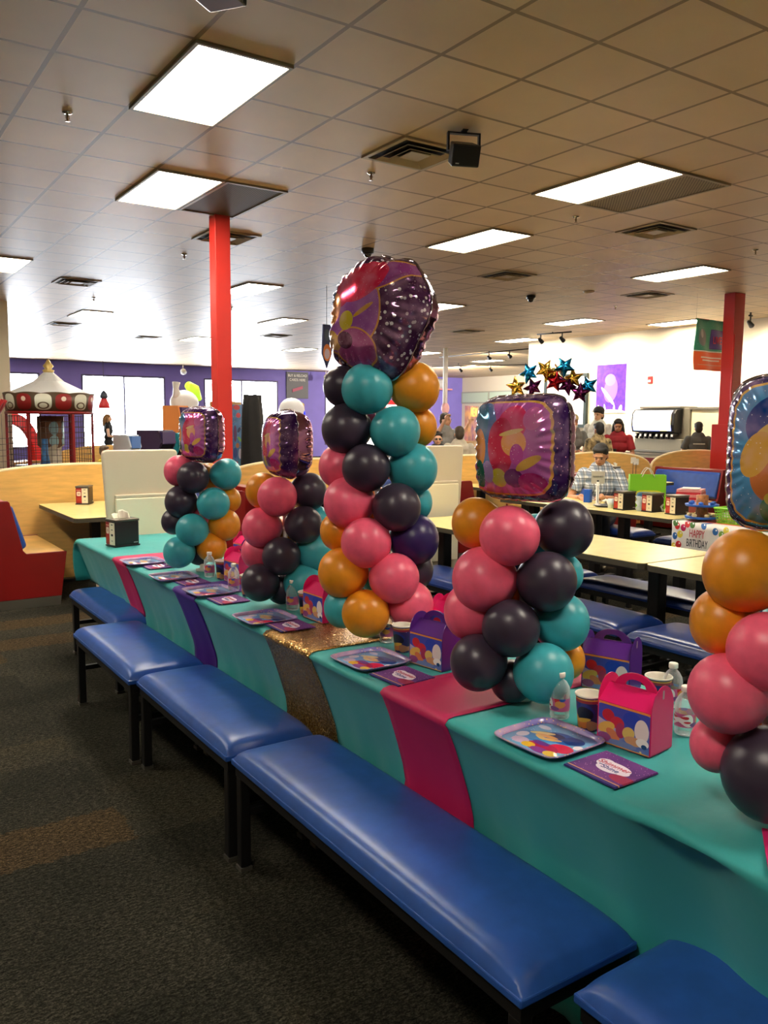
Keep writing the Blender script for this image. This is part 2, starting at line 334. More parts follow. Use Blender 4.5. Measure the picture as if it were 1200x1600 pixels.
# dome cameras
D0=thing('dome_camera','black dome camera in front of the big foil balloon top','camera',(5.59,8.73,CZ),0,'black dome cameras on the ceiling')
MB().lathe([(.075,0),(.075,-.05),(.06,-.058)],24).build('housing',dark,D0); MB().lathe([(.052,-.055),(.05,-.075),(.035,-.098),(.01,-.108)],20).build('dome_lens',M('smoked_dome',(40,40,46),.05,coat=1),D0)
dup(D0,(9.84,10.36,CZ),label='black dome camera right of the big foil balloon, farther back')
tag(MB().lathe([(.09,0),(.09,-.012),(.07,-.03),(.03,-.036)],24).build('smoke_detector',M('aged_white_plastic',(206,190,160),.5),loc=(10.24,9.47,CZ)),'off-white smoke detector right of the far dome camera','smoke detector')
# hanging speaker
sp=thing('ceiling_speaker','black box speaker hanging on a yoke bracket from the ceiling','speaker',(3.93,4.87,CZ),2.75)
MB().box(-.02,-.05,-.006,.02,.05,0).box(-.11,-.018,-.024,.11,.018,-.012).box(-.02,-.018,-.014,.02,.018,-.004).box(-.122,-.018,-.14,-.108,.018,-.012).box(.108,-.018,-.14,.122,.018,-.012).build('yoke',black,sp)
T=Matrix.Translation((0,0,-.16))@Matrix.Rotation(math.radians(-24),4,'X')
MB().prism([(-.105,.08),(.105,.08),(.085,-.085),(-.085,-.085)],-.075,.075,mat=T).build('cabinet',dark,sp,bevel=.012)
MB().prism([(-.095,.072),(.095,.072),(.095,.062),(-.095,.062)],-.065,.065,mat=T@Matrix.Translation((0,.012,0))).build('grille',M('speaker_mesh',(16,16,17),.8),sp)
MB().box(.05,.087,-.055,.075,.09,-.048,mat=T).build('badge',M('badge_grey',(170,170,170),.4),sp)
sp2=thing('ceiling_speaker','corner of a second black speaker cut by the top edge of the picture','speaker',(1.62,3.80,CZ),2.2)
MB().box(-.1,-.08,-.16,.1,.08,-.03).build('cabinet',dark,sp2,bevel=.01); MB().box(-.115,-.015,-.1,-.105,.015,0).box(-.105,-.015,-.012,.105,.015,0).box(.105,-.015,-.1,.115,.015,0).build('yoke',black,sp2)
# track lights
def head(parent,x,y,z,dx,dy):
    a=math.atan2(dy,dx); T=Matrix.Translation((x,y,z))@Matrix.Rotation(a,4,'Z')@Matrix.Rotation(math.radians(125),4,'Y')
    MB().lathe([(.02,-.08),(.035,-.07),(.05,.05),(.05,.07)],16,mat=T).tube([(0,0,0),(0,0,0.001)],.001,4,mat=T).build('lamp_head',black,parent)
def track(name,label,x0,y0,x1,y1,heads,loc,tilt=(1,0),drop=.03):
    t=thing(name,label,'track light',loc)
    MB().tube([(x0,y0,-drop),(x1,y1,-drop)],.018,6).box(-.012,-.012,-drop,.012,.012,0).build('rail',black,t)
    for (x,y) in heads:
        MB().box(x-.01,y-.01,-drop-.1,x+.01,y+.01,-drop).build('stem',black,t); head(t,x,y,-drop-.15,*tilt)
    return t
t=track('track_light','short black track with two spot heads above the star balloons',-.1,.4,.1,-.5,[(-.08,.3),(.06,-.25)],(14.2,14.2,CZ))
t=track('track_light','single black spot head on the ceiling right of the right red column',-.05,0,.05,0,[(0,0)],(14.6,9.45,CZ),drop=.06)
t=track('track_light','long thin track bar with three black spot heads in the far right ceiling',0,2.4,0,-2.2,[(0,.0),(0,-.9),(0,-1.9)],(16.6,19.2,CZ),tilt=(0,-1),drop=.04)
t=track('track_light','second thin track bar behind the long one in the far ceiling',0,1.6,1.9,-1.6,[(.6,.6),(1.2,-.4)],(19.3,24,CZ),tilt=(0,-1),drop=.04)
for k,(x,y,l) in enumerate([(3.9,31,'white spot head high on the purple wall above the carousel, left one'),(5.0,31.2,'white spot head high on the purple wall above the carousel, right one'),(11.6,31.2,'small white spot pair at the purple wall left of the column'),(17.9,31.2,'small white spot pair right of the buy and reload sign')]):
    t=thing('spotlight',l,'spotlight',(x,y,CZ)); MB().tube([(0,0,0),(0,0,-.18)],.02,6).build('stem',white,t); MB().lathe([(.03,-.1),(.1,-.02),(.12,.1)],14,mat=Matrix.Translation((0,0,-.24))@Matrix.Rotation(2.4,4,'X')).build('lamp_head',white,t)
# wall washing light from the track heads
for (lx,ly,ty) in [(13.9,14.9,15.2),(13.9,13.2,13.2),(14.1,11.3,11.3),(14.1,9.45,9.3),(14.1,7.4,7.4)]:
    spot('wall_washer',(lx,ly,3.38),(15.6,ty,1.9),SPOTW,1.9)
spot('wall_washer',(16.8,19.0,3.4),(20,24,1.0),500,2.2); spot('wall_washer',(20.2,24.2,3.4),(26,30,1.6),900,2.2); spot('wall_washer',(20.2,25.2,3.4),(22,32,1.8),700,2.2)
# ================================================================ party table
def rip(y,z):  # fold ripple of the hanging cloth
    k=min(1,max(0,(.74-z)/.45))
    return k*(.016*sin(y*9+1.3)+.010*sin(y*21+z*3)+.006*sin(y*43))
def front_x(y,z):
    t=min(1,max(0,(.76-z)/.3)); b=1.405+.115*t**.8
    if z<.46: b=1.52+.03*(.46-z)
    return b-rip(y,z)*(.5 if z>.40 else 1)+(.018*sin(y*14)*math.exp(-((y-.95)/.25)**2))
def profile(y,off,hem):
    P=[]; zs=[hem+(.735-hem)*k/12 for k in range(13)]
    for z in zs: P.append((front_x(y,z)-off,z))
    P+= [(1.408-off*.8,.750+off*.3),(1.418,.760+off),(1.44,.763+off)]
    for k in range(1,9): P.append((1.44+(2.12-1.44)*k/9,.763+off))
    P+= [(2.12,.763+off),(2.145,.758+off),(2.155+off,.742+off)]
    for z in zs[::-1]: P.append((2.155+off+.0*z+abs(rip(y+.7,z))*.8,z))
    return P
def cloth(name,mat,y0,y1,off,hem,end=False,skew=0):
    ny=max(4,int((y1-y0)/.03)); rows=[]
    for j in range(ny+1):
        y=y0+(y1-y0)*j/ny; h=hem(y) if callable(hem) else hem
        rows.append([(x,y+skew*(.76-z) ,z+(.0006*sin(y*30+x*17)+.0008*sin(y*11-x*9)+(.008*sin(y*17+x*15)*math.exp(-((y-1.0)/.22)**2)) if z>.755 else 0)) for x,z in profile(y,off,h)])
    if end:
        for k in range(1,9):
            d=.30*k/8; h=hem(y1)
            rows.append([(x+(-.012*sin(k*.5) if x<1.6 else 0)*(k/8),y1+.02+.05*min(1,k/2)+.012*sin(x*25)*k/8,max(min(z,.763-d),h-.02*k/8*0)) for x,z in profile(y1,off,h)])
    b=MB(); nu=len(rows[0]); b.add([p for r in rows for p in r],[(j*nu+i,j*nu+i+1,(j+1)*nu+i+1,(j+1)*nu+i) for j in range(len(rows)-1) for i in range(nu-1)],0,True)
    return b.build(name,mat,solid=-.0015)
clm=varied('teal_cloth',(48,166,166),.62,3,.05); n=N(clm); bn=n.noise(n.obj(),6,3); bn2=n.noise(n.obj(),900,1); n.bump(n.math('ADD',bn.outputs[0],n.math('MULTIPLY',bn2.outputs[0],.05)),.25,.02); clm.node_tree.nodes['Principled BSDF'].inputs['Sheen Weight'].default_value=.1
tag(cloth('tablecloth',clm,-.6,5.93,0,lambda y:.05 if y<4.6 else .05+.40*min(1,(y-4.6)/.9),True),'long teal tablecloth draped over the row of party tables','tablecloth')
tag(cloth('table_runner',varied('magenta_cloth',(206,32,98),.6,4,.06),4.76,5.04,.004,.44),'narrow magenta runner at the far end of the teal table','table runner')
tag(cloth('table_runner',varied('violet_cloth',(72,34,140),.6,4,.08),3.69,3.99,.004,.30),'violet purple runner across the teal table','table runner')
gm=M('gold_sequins',(196,148,78),.28,.85); n=N(gm); vo=n.new('ShaderNodeTexVoronoi'); n.link(n.obj(),vo.inputs['Vector']); vo.inputs['Scale'].default_value=260
n.link(n.ramp(n.sep(vo.outputs['Color'])[0],[(0,(120,84,40)),(.6,(200,150,84)),(1,(255,224,150))]),n.b.inputs['Base Color'])
nm=n.vm('NORMALIZE',n.vm('ADD',n.new('ShaderNodeNewGeometry').outputs['Normal'],n.vm('MULTIPLY',n.vm('SUBTRACT',vo.outputs['Color'],(.5,.5,.5)),(.7,.7,.7)))); n.link(nm,n.b.inputs['Normal'])
tag(cloth('table_runner',gm,2.575,2.95,.004,.12),'glittering gold sequin runner hanging over the table edge','table runner')
tag(cloth('table_runner',varied('magenta_cloth',(206,32,98),.6,4,.06),1.78,2.11,.004,.03),'wide magenta runner under the balloon column with the square foil balloon','table runner')
# laminated tables
def table(name,label,x0,x1,y0,y1,top=.74,mat=None,group=None):
    cx,cy=(x0+x1)/2,(y0+y1)/2; t=thing(name,label,'table',(cx,cy,0),0,group); a,b=(x1-x0)/2,(y1-y0)/2
    MB().prism([(-a+.03,-b),(a-.03,-b),(a,-b+.03),(a,b-.03),(a-.03,b),(-a+.03,b),(-a,b-.03),(-a,-b+.03)],top-.004,top).build('tabletop',mat or yellowtop,t)
    MB().prism([(-a+.03,-b),(a-.03,-b),(a,-b+.03),(a,b-.03),(a-.03,b),(-a+.03,b),(-a,b-.03),(-a,-b+.03)],top-.04,top-.004).build('edge_band',edge,t)
    for s in(-1,1):
        y=s*(b-.17)
        MB().box(-.045,y-.045,.06,.045,y+.045,top-.05).build('column',black,t,bevel=.01)
        MB().prism([(-a*.75,y-.035),(a*.75,y-.035),(a*.75,y+.035),(-a*.75,y+.035)],0,.03).prism([(-.09,y-.06),(.09,y-.06),(.09,y+.06),(-.09,y+.06)],.03,.06).build('foot',black,t,bevel=.008)
    return t
for k in range(5):
    table('party_table','plain table hidden under the long teal cloth',1.74,2.13,-.30+k*1.22,.90+k*1.22,.75,group='tables under the teal cloth')
# benches
def bench(name,label,x0,x1,y0,y1,top=.46,rz=0,group=None,mat=None):
    cx,cy=(x0+x1)/2,(y0+y1)/2; t=thing(name,label,'bench',(cx,cy,0),rz,group); a,b=(x1-x0)/2,(y1-y0)/2
    def pt(i,j,nu=25,nv=33):
        u=-1+2*i/(nu-1); v=-1+2*j/(nv-1)
        u=math.copysign(abs(u)**.6,u); v=math.copysign(abs(v)**.45,v)
        ex=1-(abs(u))**8; ey=1-(abs(v))**14
        h=.052*max(0,ex)**.5*max(0,ey)**.5 + .006*cos(u*1.5)*cos(v*1.5)
        return (u*a*(1-.01*(1-ex)),v*b,top-.058+h)
    s=MB(); s.grid(pt,25,33)
    rim=[(-a,-b),(a,-b),(a,b),(-a,b)]; s.prism(rim,top-.075,top-.054)
    s.build('seat_cushion',mat or vinyl,t,bevel=.004)
    MB().box(-a+.012,-b+.012,top-.115,a-.012,-b+.05,top-.076).box(-a+.012,b-.05,top-.115,a-.012,b-.012,top-.076).box(-a+.012,-b+.05,top-.115,-a+.05,b-.05,top-.076).box(a-.05,-b+.05,top-.115,a-.012,b-.05,top-.076).build('seat_frame',black,t)
    for sx in(-1,1):
        for sy in(-1,1):
            x=sx*(a-.032); y=sy*(b-.034)
            l=MB().box(x-.019,y-.019,.015,x+.019,y+.019,top-.115).build('leg',black,t,bevel=.004)
            MB().box(x-.022,y-.022,0,x+.022,y+.022,.015).build('foot_cap',M('foot_cap_metal',(110,106,98),.4,.6),l)
    for sy in(-1,1): MB().box(-a+.05,sy*(b-.034)-.012,.20,a-.05,sy*(b-.034)+.012,.225).build('crossbar',black,t)
    return t
G='blue padded benches along the party table'
bench('padded_bench','nearest blue padded bench, cut by the lower right corner of the photo',1.245,1.63,-.25,1.13,rz=-.0,group=G)
bench('padded_bench','long blue padded bench in the lower middle, second from the camera',1.135,1.50,1.17,2.655,group=G)
bench('padded_bench','blue padded bench beside the gold runner and purple runner',1.125,1.49,2.675,3.70,group=G)
bench('padded_bench','blue padded bench beside the far magenta runner, fourth from the camera',1.095,1.475,3.72,4.735,group=G)
bench('padded_bench','farthest blue bench beside the table end, partly under the cloth',1.33,1.69,4.76,5.82,group=G)
# ================================================================ balloon columns
BC={
'C4': [(1.611, 1.902, 1.296, 0.077, 'o'), (1.622, 1.768, 1.273, 0.087, 'p'), (1.814, 1.744, 1.283, 0.088, 'n'), (1.798, 1.842, 1.249, 0.07, 't'), (1.587, 1.835, 1.138, 0.096, 'p'), (1.59, 1.891, 1.031, 0.087, 'p'), (1.707, 1.704, 1.142, 0.087, 'n'), (1.857, 1.788, 1.135, 0.064, 't'), (1.611, 1.741, 1.01, 0.083, 'n'), (1.791, 1.723, 1.007, 0.086, 't'), (1.549, 1.809, 0.901, 0.083, 'n'), (1.661, 1.786, 0.832, 0.064, 'n'), (1.69, 1.69, 0.878, 0.087, 't'), (1.846, 1.761, 0.876, 0.066, 'o'), (1.727, 1.867, 1.069, 0.07, 'o')], 
'C3': [(1.654, 2.748, 1.725, 0.079, 'n'), (1.686, 2.631, 1.714, 0.095, 't'), (1.878, 2.597, 1.723, 0.096, 'o'), (1.914, 2.635, 1.575, 0.081, 'o'), (1.64, 2.705, 1.566, 0.095, 'n'), (1.797, 2.738, 1.603, 0.062, 'p'), (1.763, 2.56, 1.559, 0.094, 't'), (1.64, 2.747, 1.422, 0.085, 'p'), (1.668, 2.605, 1.423, 0.09, 'n'), (1.85, 2.565, 1.418, 0.096, 't'), (1.888, 2.614, 1.283, 0.076, 't'), (1.633, 2.673, 1.29, 0.097, 'p'), (1.751, 2.53, 1.278, 0.091, 'n'), (1.631, 2.741, 1.173, 0.075, 'o'), (1.653, 2.579, 1.147, 0.094, 'p'), (1.839, 2.536, 1.151, 0.096, 'd'), (1.873, 2.589, 1.024, 0.081, 'n'), (1.596, 2.653, 1.028, 0.095, 'o'), (1.729, 2.511, 1.018, 0.094, 'p'), (1.608, 2.667, 0.889, 0.077, 't'), (1.637, 2.555, 0.887, 0.089, 'o'), (1.812, 2.522, 0.904, 0.091, 'p'), (1.768, 2.677, 0.995, 0.074, 't'), (1.779, 2.706, 1.268, 0.074, 'o')], 
'C2': [(1.636, 3.415, 1.279, 0.082, 'o'), (1.653, 3.308, 1.26, 0.088, 'p'), (1.804, 3.302, 1.277, 0.085, 'n'), (1.609, 3.381, 1.118, 0.09, 'p'), (1.74, 3.234, 1.137, 0.084, 'n'), (1.853, 3.333, 1.137, 0.072, 't'), (1.614, 3.434, 1.0, 0.077, 'p'), (1.653, 3.274, 0.999, 0.085, 'n'), (1.804, 3.256, 1.009, 0.088, 't'), (1.572, 3.322, 0.881, 0.084, 'n'), (1.686, 3.342, 0.837, 0.069, 'n'), (1.743, 3.247, 0.871, 0.087, 't'), (1.744, 3.42, 1.087, 0.07, 'o'), (1.769, 3.376, 0.882, 0.07, 'o')], 
'C1': [(1.606, 4.397, 1.315, 0.086, 'p'), (1.637, 4.28, 1.286, 0.086, 'n'), (1.814, 4.256, 1.3, 0.086, 't'), (1.767, 4.387, 1.279, 0.077, 'o'), (1.596, 4.361, 1.15, 0.089, 'n'), (1.717, 4.207, 1.147, 0.088, 't'), (1.838, 4.282, 1.156, 0.07, 'o'), (1.579, 4.419, 1.037, 0.073, 'n'), (1.789, 4.225, 1.026, 0.086, 'o'), (1.618, 4.255, 1.007, 0.088, 't'), (1.719, 4.246, 0.906, 0.082, 'o'), (1.555, 4.292, 0.885, 0.085, 't'), (1.69, 4.343, 0.871, 0.077, 'n'), (1.715, 4.396, 1.084, 0.077, 'p')], 
'C5': [(1.587, 1.006, 1.291, 0.087, 'o'), (1.589, 1.051, 1.173, 0.073, 'o'), (1.561, 0.932, 1.142, 0.079, 'p'), (1.537, 0.996, 1.041, 0.083, 'p'), (1.571, 1.038, 0.908, 0.06, 'p'), (1.584, 0.923, 0.882, 0.099, 'n'), (1.661, 0.915, 1.289, 0.08, 'n'), (1.696, 0.919, 1.031, 0.08, 't'), (1.753, 0.99, 1.153, 0.072, 't'), (1.703, 1.007, 0.954, 0.063, 'o'), (1.709, 0.892, 0.89, 0.08, 't')], 
}
egg=[]
for j in range(25):
    t=PI*j/24; z=cos(t); r=sin(t)*(1+.07*z)
    egg.append((max(r,.012),z*(1.0 if z>0 else 1.06)))
def egg_mesh(name,c):
    m=M(name,c,.34,spec=.45,coat=.0); b=m.node_tree.nodes['Principled BSDF']; b.inputs['Subsurface Weight'].default_value=.12; b.inputs['Subsurface Radius'].default_value=(.3,.2,.2); b.inputs['Subsurface Scale'].default_value=.05
    n=N(m); t=n.noise(n.obj(),2.5,3); n.link(n.ramp(t.outputs[0],[(.3,tuple(x*.93 for x in c)),(.7,c)]),n.b.inputs['Base Color'])
    s=MB(); s.lathe(egg[::-1],36); s.lathe([(.03,-1.15),(.06,-1.13),(.02,-1.07),(.05,-1.03)],10)
    return s.mesh('latex_'+name,m)
COLS={'p':('pink',egg_mesh('pink_latex',PINK)),'t':('teal',egg_mesh('teal_latex',TEAL)),'o':('orange',egg_mesh('orange_latex',ORANGE)),'n':('dark purple black',egg_mesh('navy_latex',NAVY)),'d':('deep purple',egg_mesh('purple_latex',PURP))}
BL={'C1':('farthest short balloon column on the teal table, topped by a small foil balloon',(1.69,4.31)),'C2':('second farthest balloon column, pink and black balloons beside the violet runner',(1.71,3.35)),
 'C3':('tallest balloon column in the middle, standing on the gold runner',(1.74,2.64)),'C4':('balloon column on the wide magenta runner under the square foil balloon',(1.70,1.79)),'C5':('nearest balloon column cut by the right edge of the photo',(1.64,.97))}
for k in BC:
    lab,(cx,cy)=BL[k]; t=thing('balloon_column',lab,'balloon column',(cx,cy,.77),0,'latex balloon columns on the party table')
    zt=max(b[2] for b in BC[k]); MB().lathe([(.035,0),(.035,.010),(.012,.014),(.010,zt-.77)],12).build('base_pole',white,t)
    for x,y,z,r,c in BC[k]:
        o=bpy.data.objects.new('balloon',COLS[c][1]); col.objects.link(o); o.parent=t; o.location=(x-cx,y-cy,z-.77); o.scale=(r,r,r*.98)
        d=Vector((x-cx,y-cy,random.uniform(-.01,.02))); d=d if d.length>.01 else Vector((0,0,1))
        o.rotation_euler=d.to_track_quat('Z','Y').to_euler(); o['label']=COLS[c][0]+' latex balloon'
# ---------------------------------------------------------------- foil balloons
def foil(name,label,loc,n,mats,outline,T,folds=34,tilt=0,group=None,roll=0):
    """outline(theta)->radius in the x/z plane, front faces local -y"""
    a=math.atan2(n[0],-n[1]); t=thing(name,label,'foil balloon',loc,0,group)
    t.rotation_euler=(Matrix.Rotation(a,4,'Z')@Matrix.Rotation(tilt,4,'X')@Matrix.Rotation(roll,4,'Y')).to_euler()
    NT,NR=168,26
    for side,nm,mt in((-1,'front_face',mats[0]),(1,'back_face',mats[1])):
        v=[(0,side*T,0)]; f=[]
        for j in range(1,NR+1):
            q=j/NR
            for i in range(NT):
                th=2*PI*i/NT; R=outline(th)
                w=max(0,(q-.62)/.38); s=math.sqrt(max(0,1-q**3.0))**.95
                wr=w**1.3*(1-q**10)*(.0085*cos(folds*th)+.0035*sin(folds*.5*th+2+side)+.002*sin(folds*1.7*th))*T/.09
                rr=R*q*(1-.007*w*(1+cos(folds*th))*.5)
                v.append((rr*cos(th),side*(T*s+wr+.001),rr*sin(th)))
        f=[(0,1+(i+1)%NT,1+i) for i in range(NT)]
        for j in range(NR-1):
            for i in range(NT): a0=1+j*NT; f.append((a0+i,a0+(i+1)%NT,a0+NT+(i+1)%NT,a0+NT+i))
        MB().add(v,f,0,True).build(nm,mt,t)
    s=MB(); v=[]
    for q in(.985,1.035):
        for i in range(NT):
            th=2*PI*i/NT; R=outline(th)*q; v.append((R*cos(th),.003*sin(folds*th)*(1 if q>1 else 0),R*sin(th)))
    s.add(v,[(i,(i+1)%NT,NT+(i+1)%NT,NT+i) for i in range(NT)],0,True).build('seam',M('foil_seam_silver',(214,200,210),.12,1),t,solid=.001)
    return t
def sq(h,k=5.5):
    return lambda th:h/((abs(cos(th))**k+abs(sin(th))**k)**(1/k))
def heart(h):
    def f(th):
        b=h*(1-.07*cos(2*th)); d=(th-PI/2+PI)%(2*PI)-PI
        return b*(1+.05*cos(5*(th-PI/2)) )-h*.20*math.exp(-(d/.28)**2)
    return f
def scenic(nm,w,seed,extra=[],speck=(60,.12,(240,220,255)),side=None):
    r=random.Random(seed); S=[('q',0,0,w*1.0,w*1.0,(228,176,80)),('q',0,0,w*.96,w*.96,(200,100,190))]
    S+=[('e',-w*.62,w*.25,w*.42,w*.72,(80,130,190)),('e',-w*.75,w*.55,w*.3,w*.42,(80,140,170)),('e',w*.16,w*.52,w*.36,w*.38,(244,60,120)),('e',-w*.10,w*.05,w*.34,w*.6,(214,50,90)),('e',w*.22,w*.12,w*.3,w*.28,(250,176,110)),
        ('e',-w*.72,w*.0,w*.2,w*.42,(232,150,70)),('e',w*.3,-w*.12,w*.16,w*.22,(196,80,170)),('e',-w*.18,-w*.62,w*.2,w*.2,(226,210,60)),('e',-w*.46,-w*.5,w*.15,w*.24,(180,150,210)),('e',w*.2,-w*.62,w*.24,w*.2,(120,40,120)),('e',-w*.72,-w*.55,w*.16,w*.3,(40,110,90)),('e',w*.55,-w*.3,w*.3,w*.1,(230,180,90),.5),('e',w*.62,w*.62,w*.2,w*.24,(230,120,190)),('e',w*.6,-w*.7,w*.3,w*.2,(200,40,130)),('e',w*.16,w*.34,w*.3,w*.05,(240,210,130),.2)]
    return printed(nm,(64,30,96),S+extra,rough=.16,metal=.45,speck=speck,bumpy=0)
Fp=M('violet_foil',(120,70,150),.10,1.0); n=N(Fp); vo=n.new('ShaderNodeTexVoronoi'); n.link(n.obj(),vo.inputs['Vector']); vo.inputs['Scale'].default_value=75; nz=n.noise(n.obj(),6,2)
n.link(n.mix(n.math('LESS_THAN',vo.outputs['Distance'],.16),n.ramp(nz.outputs[0],[(.35,(60,32,110)),(.6,(170,96,150))]),lin((250,240,250))),n.b.inputs['Base Color'])
Fpink=M('pink_violet_foil',(196,130,180),.1,1.0); n=N(Fpink); nz=n.noise(n.obj(),7,2); n.link(n.ramp(nz.outputs[0],[(.35,(150,84,150)),(.55,(214,150,190)),(.7,(84,60,170))]),n.b.inputs['Base Color'])
def facing(loc,deg):
    v=Vector((-loc[0],-loc[1])).normalized(); # towards the camera
    l=Vector((-rt.x,-rt.y)); a=math.radians(deg); q=v*cos(a)+l*sin(a); return (q.x,q.y)
FG='character print foil balloons topping the columns'
p=(1.70,4.31,1.515); foil('foil_balloon','small square foil balloon topping the farthest balloon column',p,facing(p,48),(scenic('foil_print_a',.12,1),Fpink),sq(.147,4.5),.088,30)
p=(1.72,3.345,1.490); foil('foil_balloon','pinkish oval looking foil balloon seen almost from its edge, on the second farthest column',p,facing(p,66),(scenic('foil_print_b',.12,2),Fpink),sq(.150,3.6),.10,26)
S3=[('e',-.05,-.02,.16,.16,(236,170,60)),('e',-.05,-.02,.153,.153,(176,100,190)),('e',.02,-.14,.10,.075,(236,170,60)),('e',.02,-.14,.094,.069,(180,80,150)),('e',.07,.14,.085,.05,(236,170,60),.7),('e',.07,.14,.079,.044,(160,70,150),.7),('e',-.02,.10,.11,.07,(236,50,90),.6),('e',-.10,.05,.05,.06,(214,30,80)),('e',-.13,-.02,.045,.06,(230,150,80)),('e',-.04,-.05,.035,.035,(228,206,60)),('e',.03,.0,.05,.009,(236,180,60),.7),('e',-.10,-.13,.05,.03,(220,170,60),-.4),('e',-.03,-.12,.04,.03,(90,40,70)),('e',-.18,.05,.04,.09,(60,100,150)),('e',-.19,-.10,.05,.05,(120,150,190))]
p=(1.77,2.66,1.985); foil('foil_balloon','biggest notched round foil balloon topping the tallest column, dark with silver dots',p,facing(p,40),(printed('foil_print_c',(84,44,84),S3,rough=.14,metal=.6,speck=(40,.26,(250,244,250))),Fp),heart(.228),.145,30,tilt=-.12,roll=.22)
p=(1.70,1.80,1.522); foil('foil_balloon','square foil balloon with magenta and blue print and gold border, above the magenta runner',p,facing(p,38),(scenic('foil_print_d',.135,4,speck=(70,.14,(240,170,200))),Fp),sq(.151,5.5),.10,32,roll=-.02)
S5=[('q',0,0,.138,.15,(236,190,90)),('q',0,0,.133,.145,(90,160,214)),('e',.02,.06,.125,.08,(30,74,150)),('e',.03,.02,.10,.10,(34,84,160)),('o',0,-.01,.1,.09,(240,200,80)),('e',-.02,-.045,.07,.062,(222,130,70)),('e',-.08,.0,.03,.05,(236,180,80),-.4),('e',-.02,-.115,.05,.04,(50,150,100)),('e',.07,-.09,.05,.06,(40,50,130)),('e',0,.075,.028,.016,(90,200,150)),('e',-.04,-.09,.02,.015,(226,200,80))]
p=(1.702,.948,1.535); foil('foil_balloon','blue printed foil balloon cut by the right edge of the photo',p,facing(p,18),(printed('foil_print_e',(40,36,96),S5,rough=.16,metal=.35,speck=(60,.12,(240,220,255))),Fp),sq(.165,5),.10,40)
# ================================================================ place settings
TZ=.7675
plate_m=printed('party_plate_print',(120,184,226),[('e',-.035,.0,.06,.035,(70,150,214),.3),('e',.012,.035,.052,.034,(28,92,178)),('e',.045,.045,.03,.026,(20,60,130)),('e',-.02,.03,.04,.02,(22,40,90),.3),('e',.058,-.018,.034,.027,(226,34,84)),('e',.02,-.05,.05,.03,(190,40,90)),
  ('e',-.045,.025,.034,.010,(246,214,130),.6),('e',-.022,.018,.032,.009,(240,170,80),.2),('e',-.03,.0,.022,.008,(240,190,90),-.3),('e',.0,.006,.03,.008,(236,190,110),.5),('e',-.05,-.055,.025,.02,(220,190,220)),('e',-.015,-.062,.02,.016,(250,200,60)),('e',.03,-.068,.03,.016,(150,70,160)),('e',-.075,-.02,.015,.02,(240,230,240)),('e',.062,-.065,.02,.016,(246,206,90)),('e',-.0,-.03,.026,.012,(120,60,150)),
  ('e',-.07,.06,.02,.012,(250,240,250)),('e',.08,.02,.012,.014,(250,240,250))],ax=(0,1),rough=.28,speck=(90,.16,(236,226,250)),coat=.4)
# border ring by ground colour
rim_m=printed('party_plate_rim',(196,160,190),[],rough=.3,speck=(110,.22,(240,190,110)),base2=(120,110,180),coat=.3)
def plate_proto():
    t=thing('party_plate','','plate',(0,0,0)); s=.111; NT=64
    def o(th,h,k=6): return h/((abs(cos(th))**k+abs(sin(th))**k)**(1/k))
    def ring(h,z): return [(o(2*PI*i/NT,h)*cos(2*PI*i/NT),o(2*PI*i/NT,h)*sin(2*PI*i/NT),z) for i in range(NT)]
    v=[(0,0,.002)]+ring(.099,.002); MB().add(v,[(0,1+i,1+(i+1)%NT) for i in range(NT)],0,True).build('printed_base',plate_m,t,solid=.0008)
    rs=[ring(.099,.002),ring(.102,.005),ring(.105,.012),ring(.112,.0145),ring(.114,.013)]
    v=[p for r in rs for p in r]; MB().add(v,[(j*NT+i,j*NT+(i+1)%NT,(j+1)*NT+(i+1)%NT,(j+1)*NT+i) for j in range(4) for i in range(NT)],0,True).build('rim',rim_m,t,solid=.0008)
    return t
nap_m=printed('party_napkin_print',(92,44,122),[('e',.0,.012,.050,.024,(238,226,240)),('e',-.03,.022,.022,.016,(238,226,240)),('e',.033,.0,.022,.016,(238,226,240)),('e',-.0,-.006,.036,.02,(238,226,240)),('r',0,-.062,.09,.002,(226,170,110)),('r',0,-.071,.09,.007,(60,50,130)),('e',.065,-.03,.04,.02,(170,50,90))],ax=(0,1),rough=.7,speck=(120,.15,(214,150,200)),base2=(120,60,140))
def napkin_proto():
    t=thing('party_napkin','','napkin',(0,0,0))
    a,b=.080,.076
    for k in range(2): MB().box(-a+.001*k,-b+.001*k,.0004+.002*k,a-.0015*k,b,.0019+.002*k).build('folded_ply',nap_m,t)
    red_t=M('logo_red',(196,40,80),.6); blu_t=M('logo_blue',(50,70,150),.6)
    text('Shimmer',.026,red_t,t,(0,.016,.0046),(0,0,0),'lettering',.0002); text('and',.009,blu_t,t,(-.028,.001,.0046),(0,0,0),'lettering',.0002); text('Shine',.024,blu_t,t,(.004,-.005,.0046),(0,0,0),'lettering',.0002)
    return t
clear=bpy.data.materials.new('clear_bottle_plastic'); clear.use_nodes=True; nt=clear.node_tree; b=nt.nodes['Principled BSDF']; b.inputs['Base Color'].default_value=(.86,.90,.92,1); b.inputs['Roughness'].default_value=.06
tb=nt.nodes.new('ShaderNodeBsdfTransparent'); lw=nt.nodes.new('ShaderNodeLayerWeight'); lw.inputs[0].default_value=.35; mr=nt.nodes.new('ShaderNodeMapRange'); mr.inputs[3].default_value=.16; mr.inputs[4].default_value=.85; mx=nt.nodes.new('ShaderNodeMixShader')
nt.links.new(lw.outputs['Facing'],mr.inputs[0]); nt.links.new(mr.outputs[0],mx.inputs[0]); nt.links.new(tb.outputs[0],mx.inputs[1]); nt.links.new(b.outputs[0],mx.inputs[2]); nt.links.new(mx.outputs[0],nt.nodes['Material Output'].inputs[0])
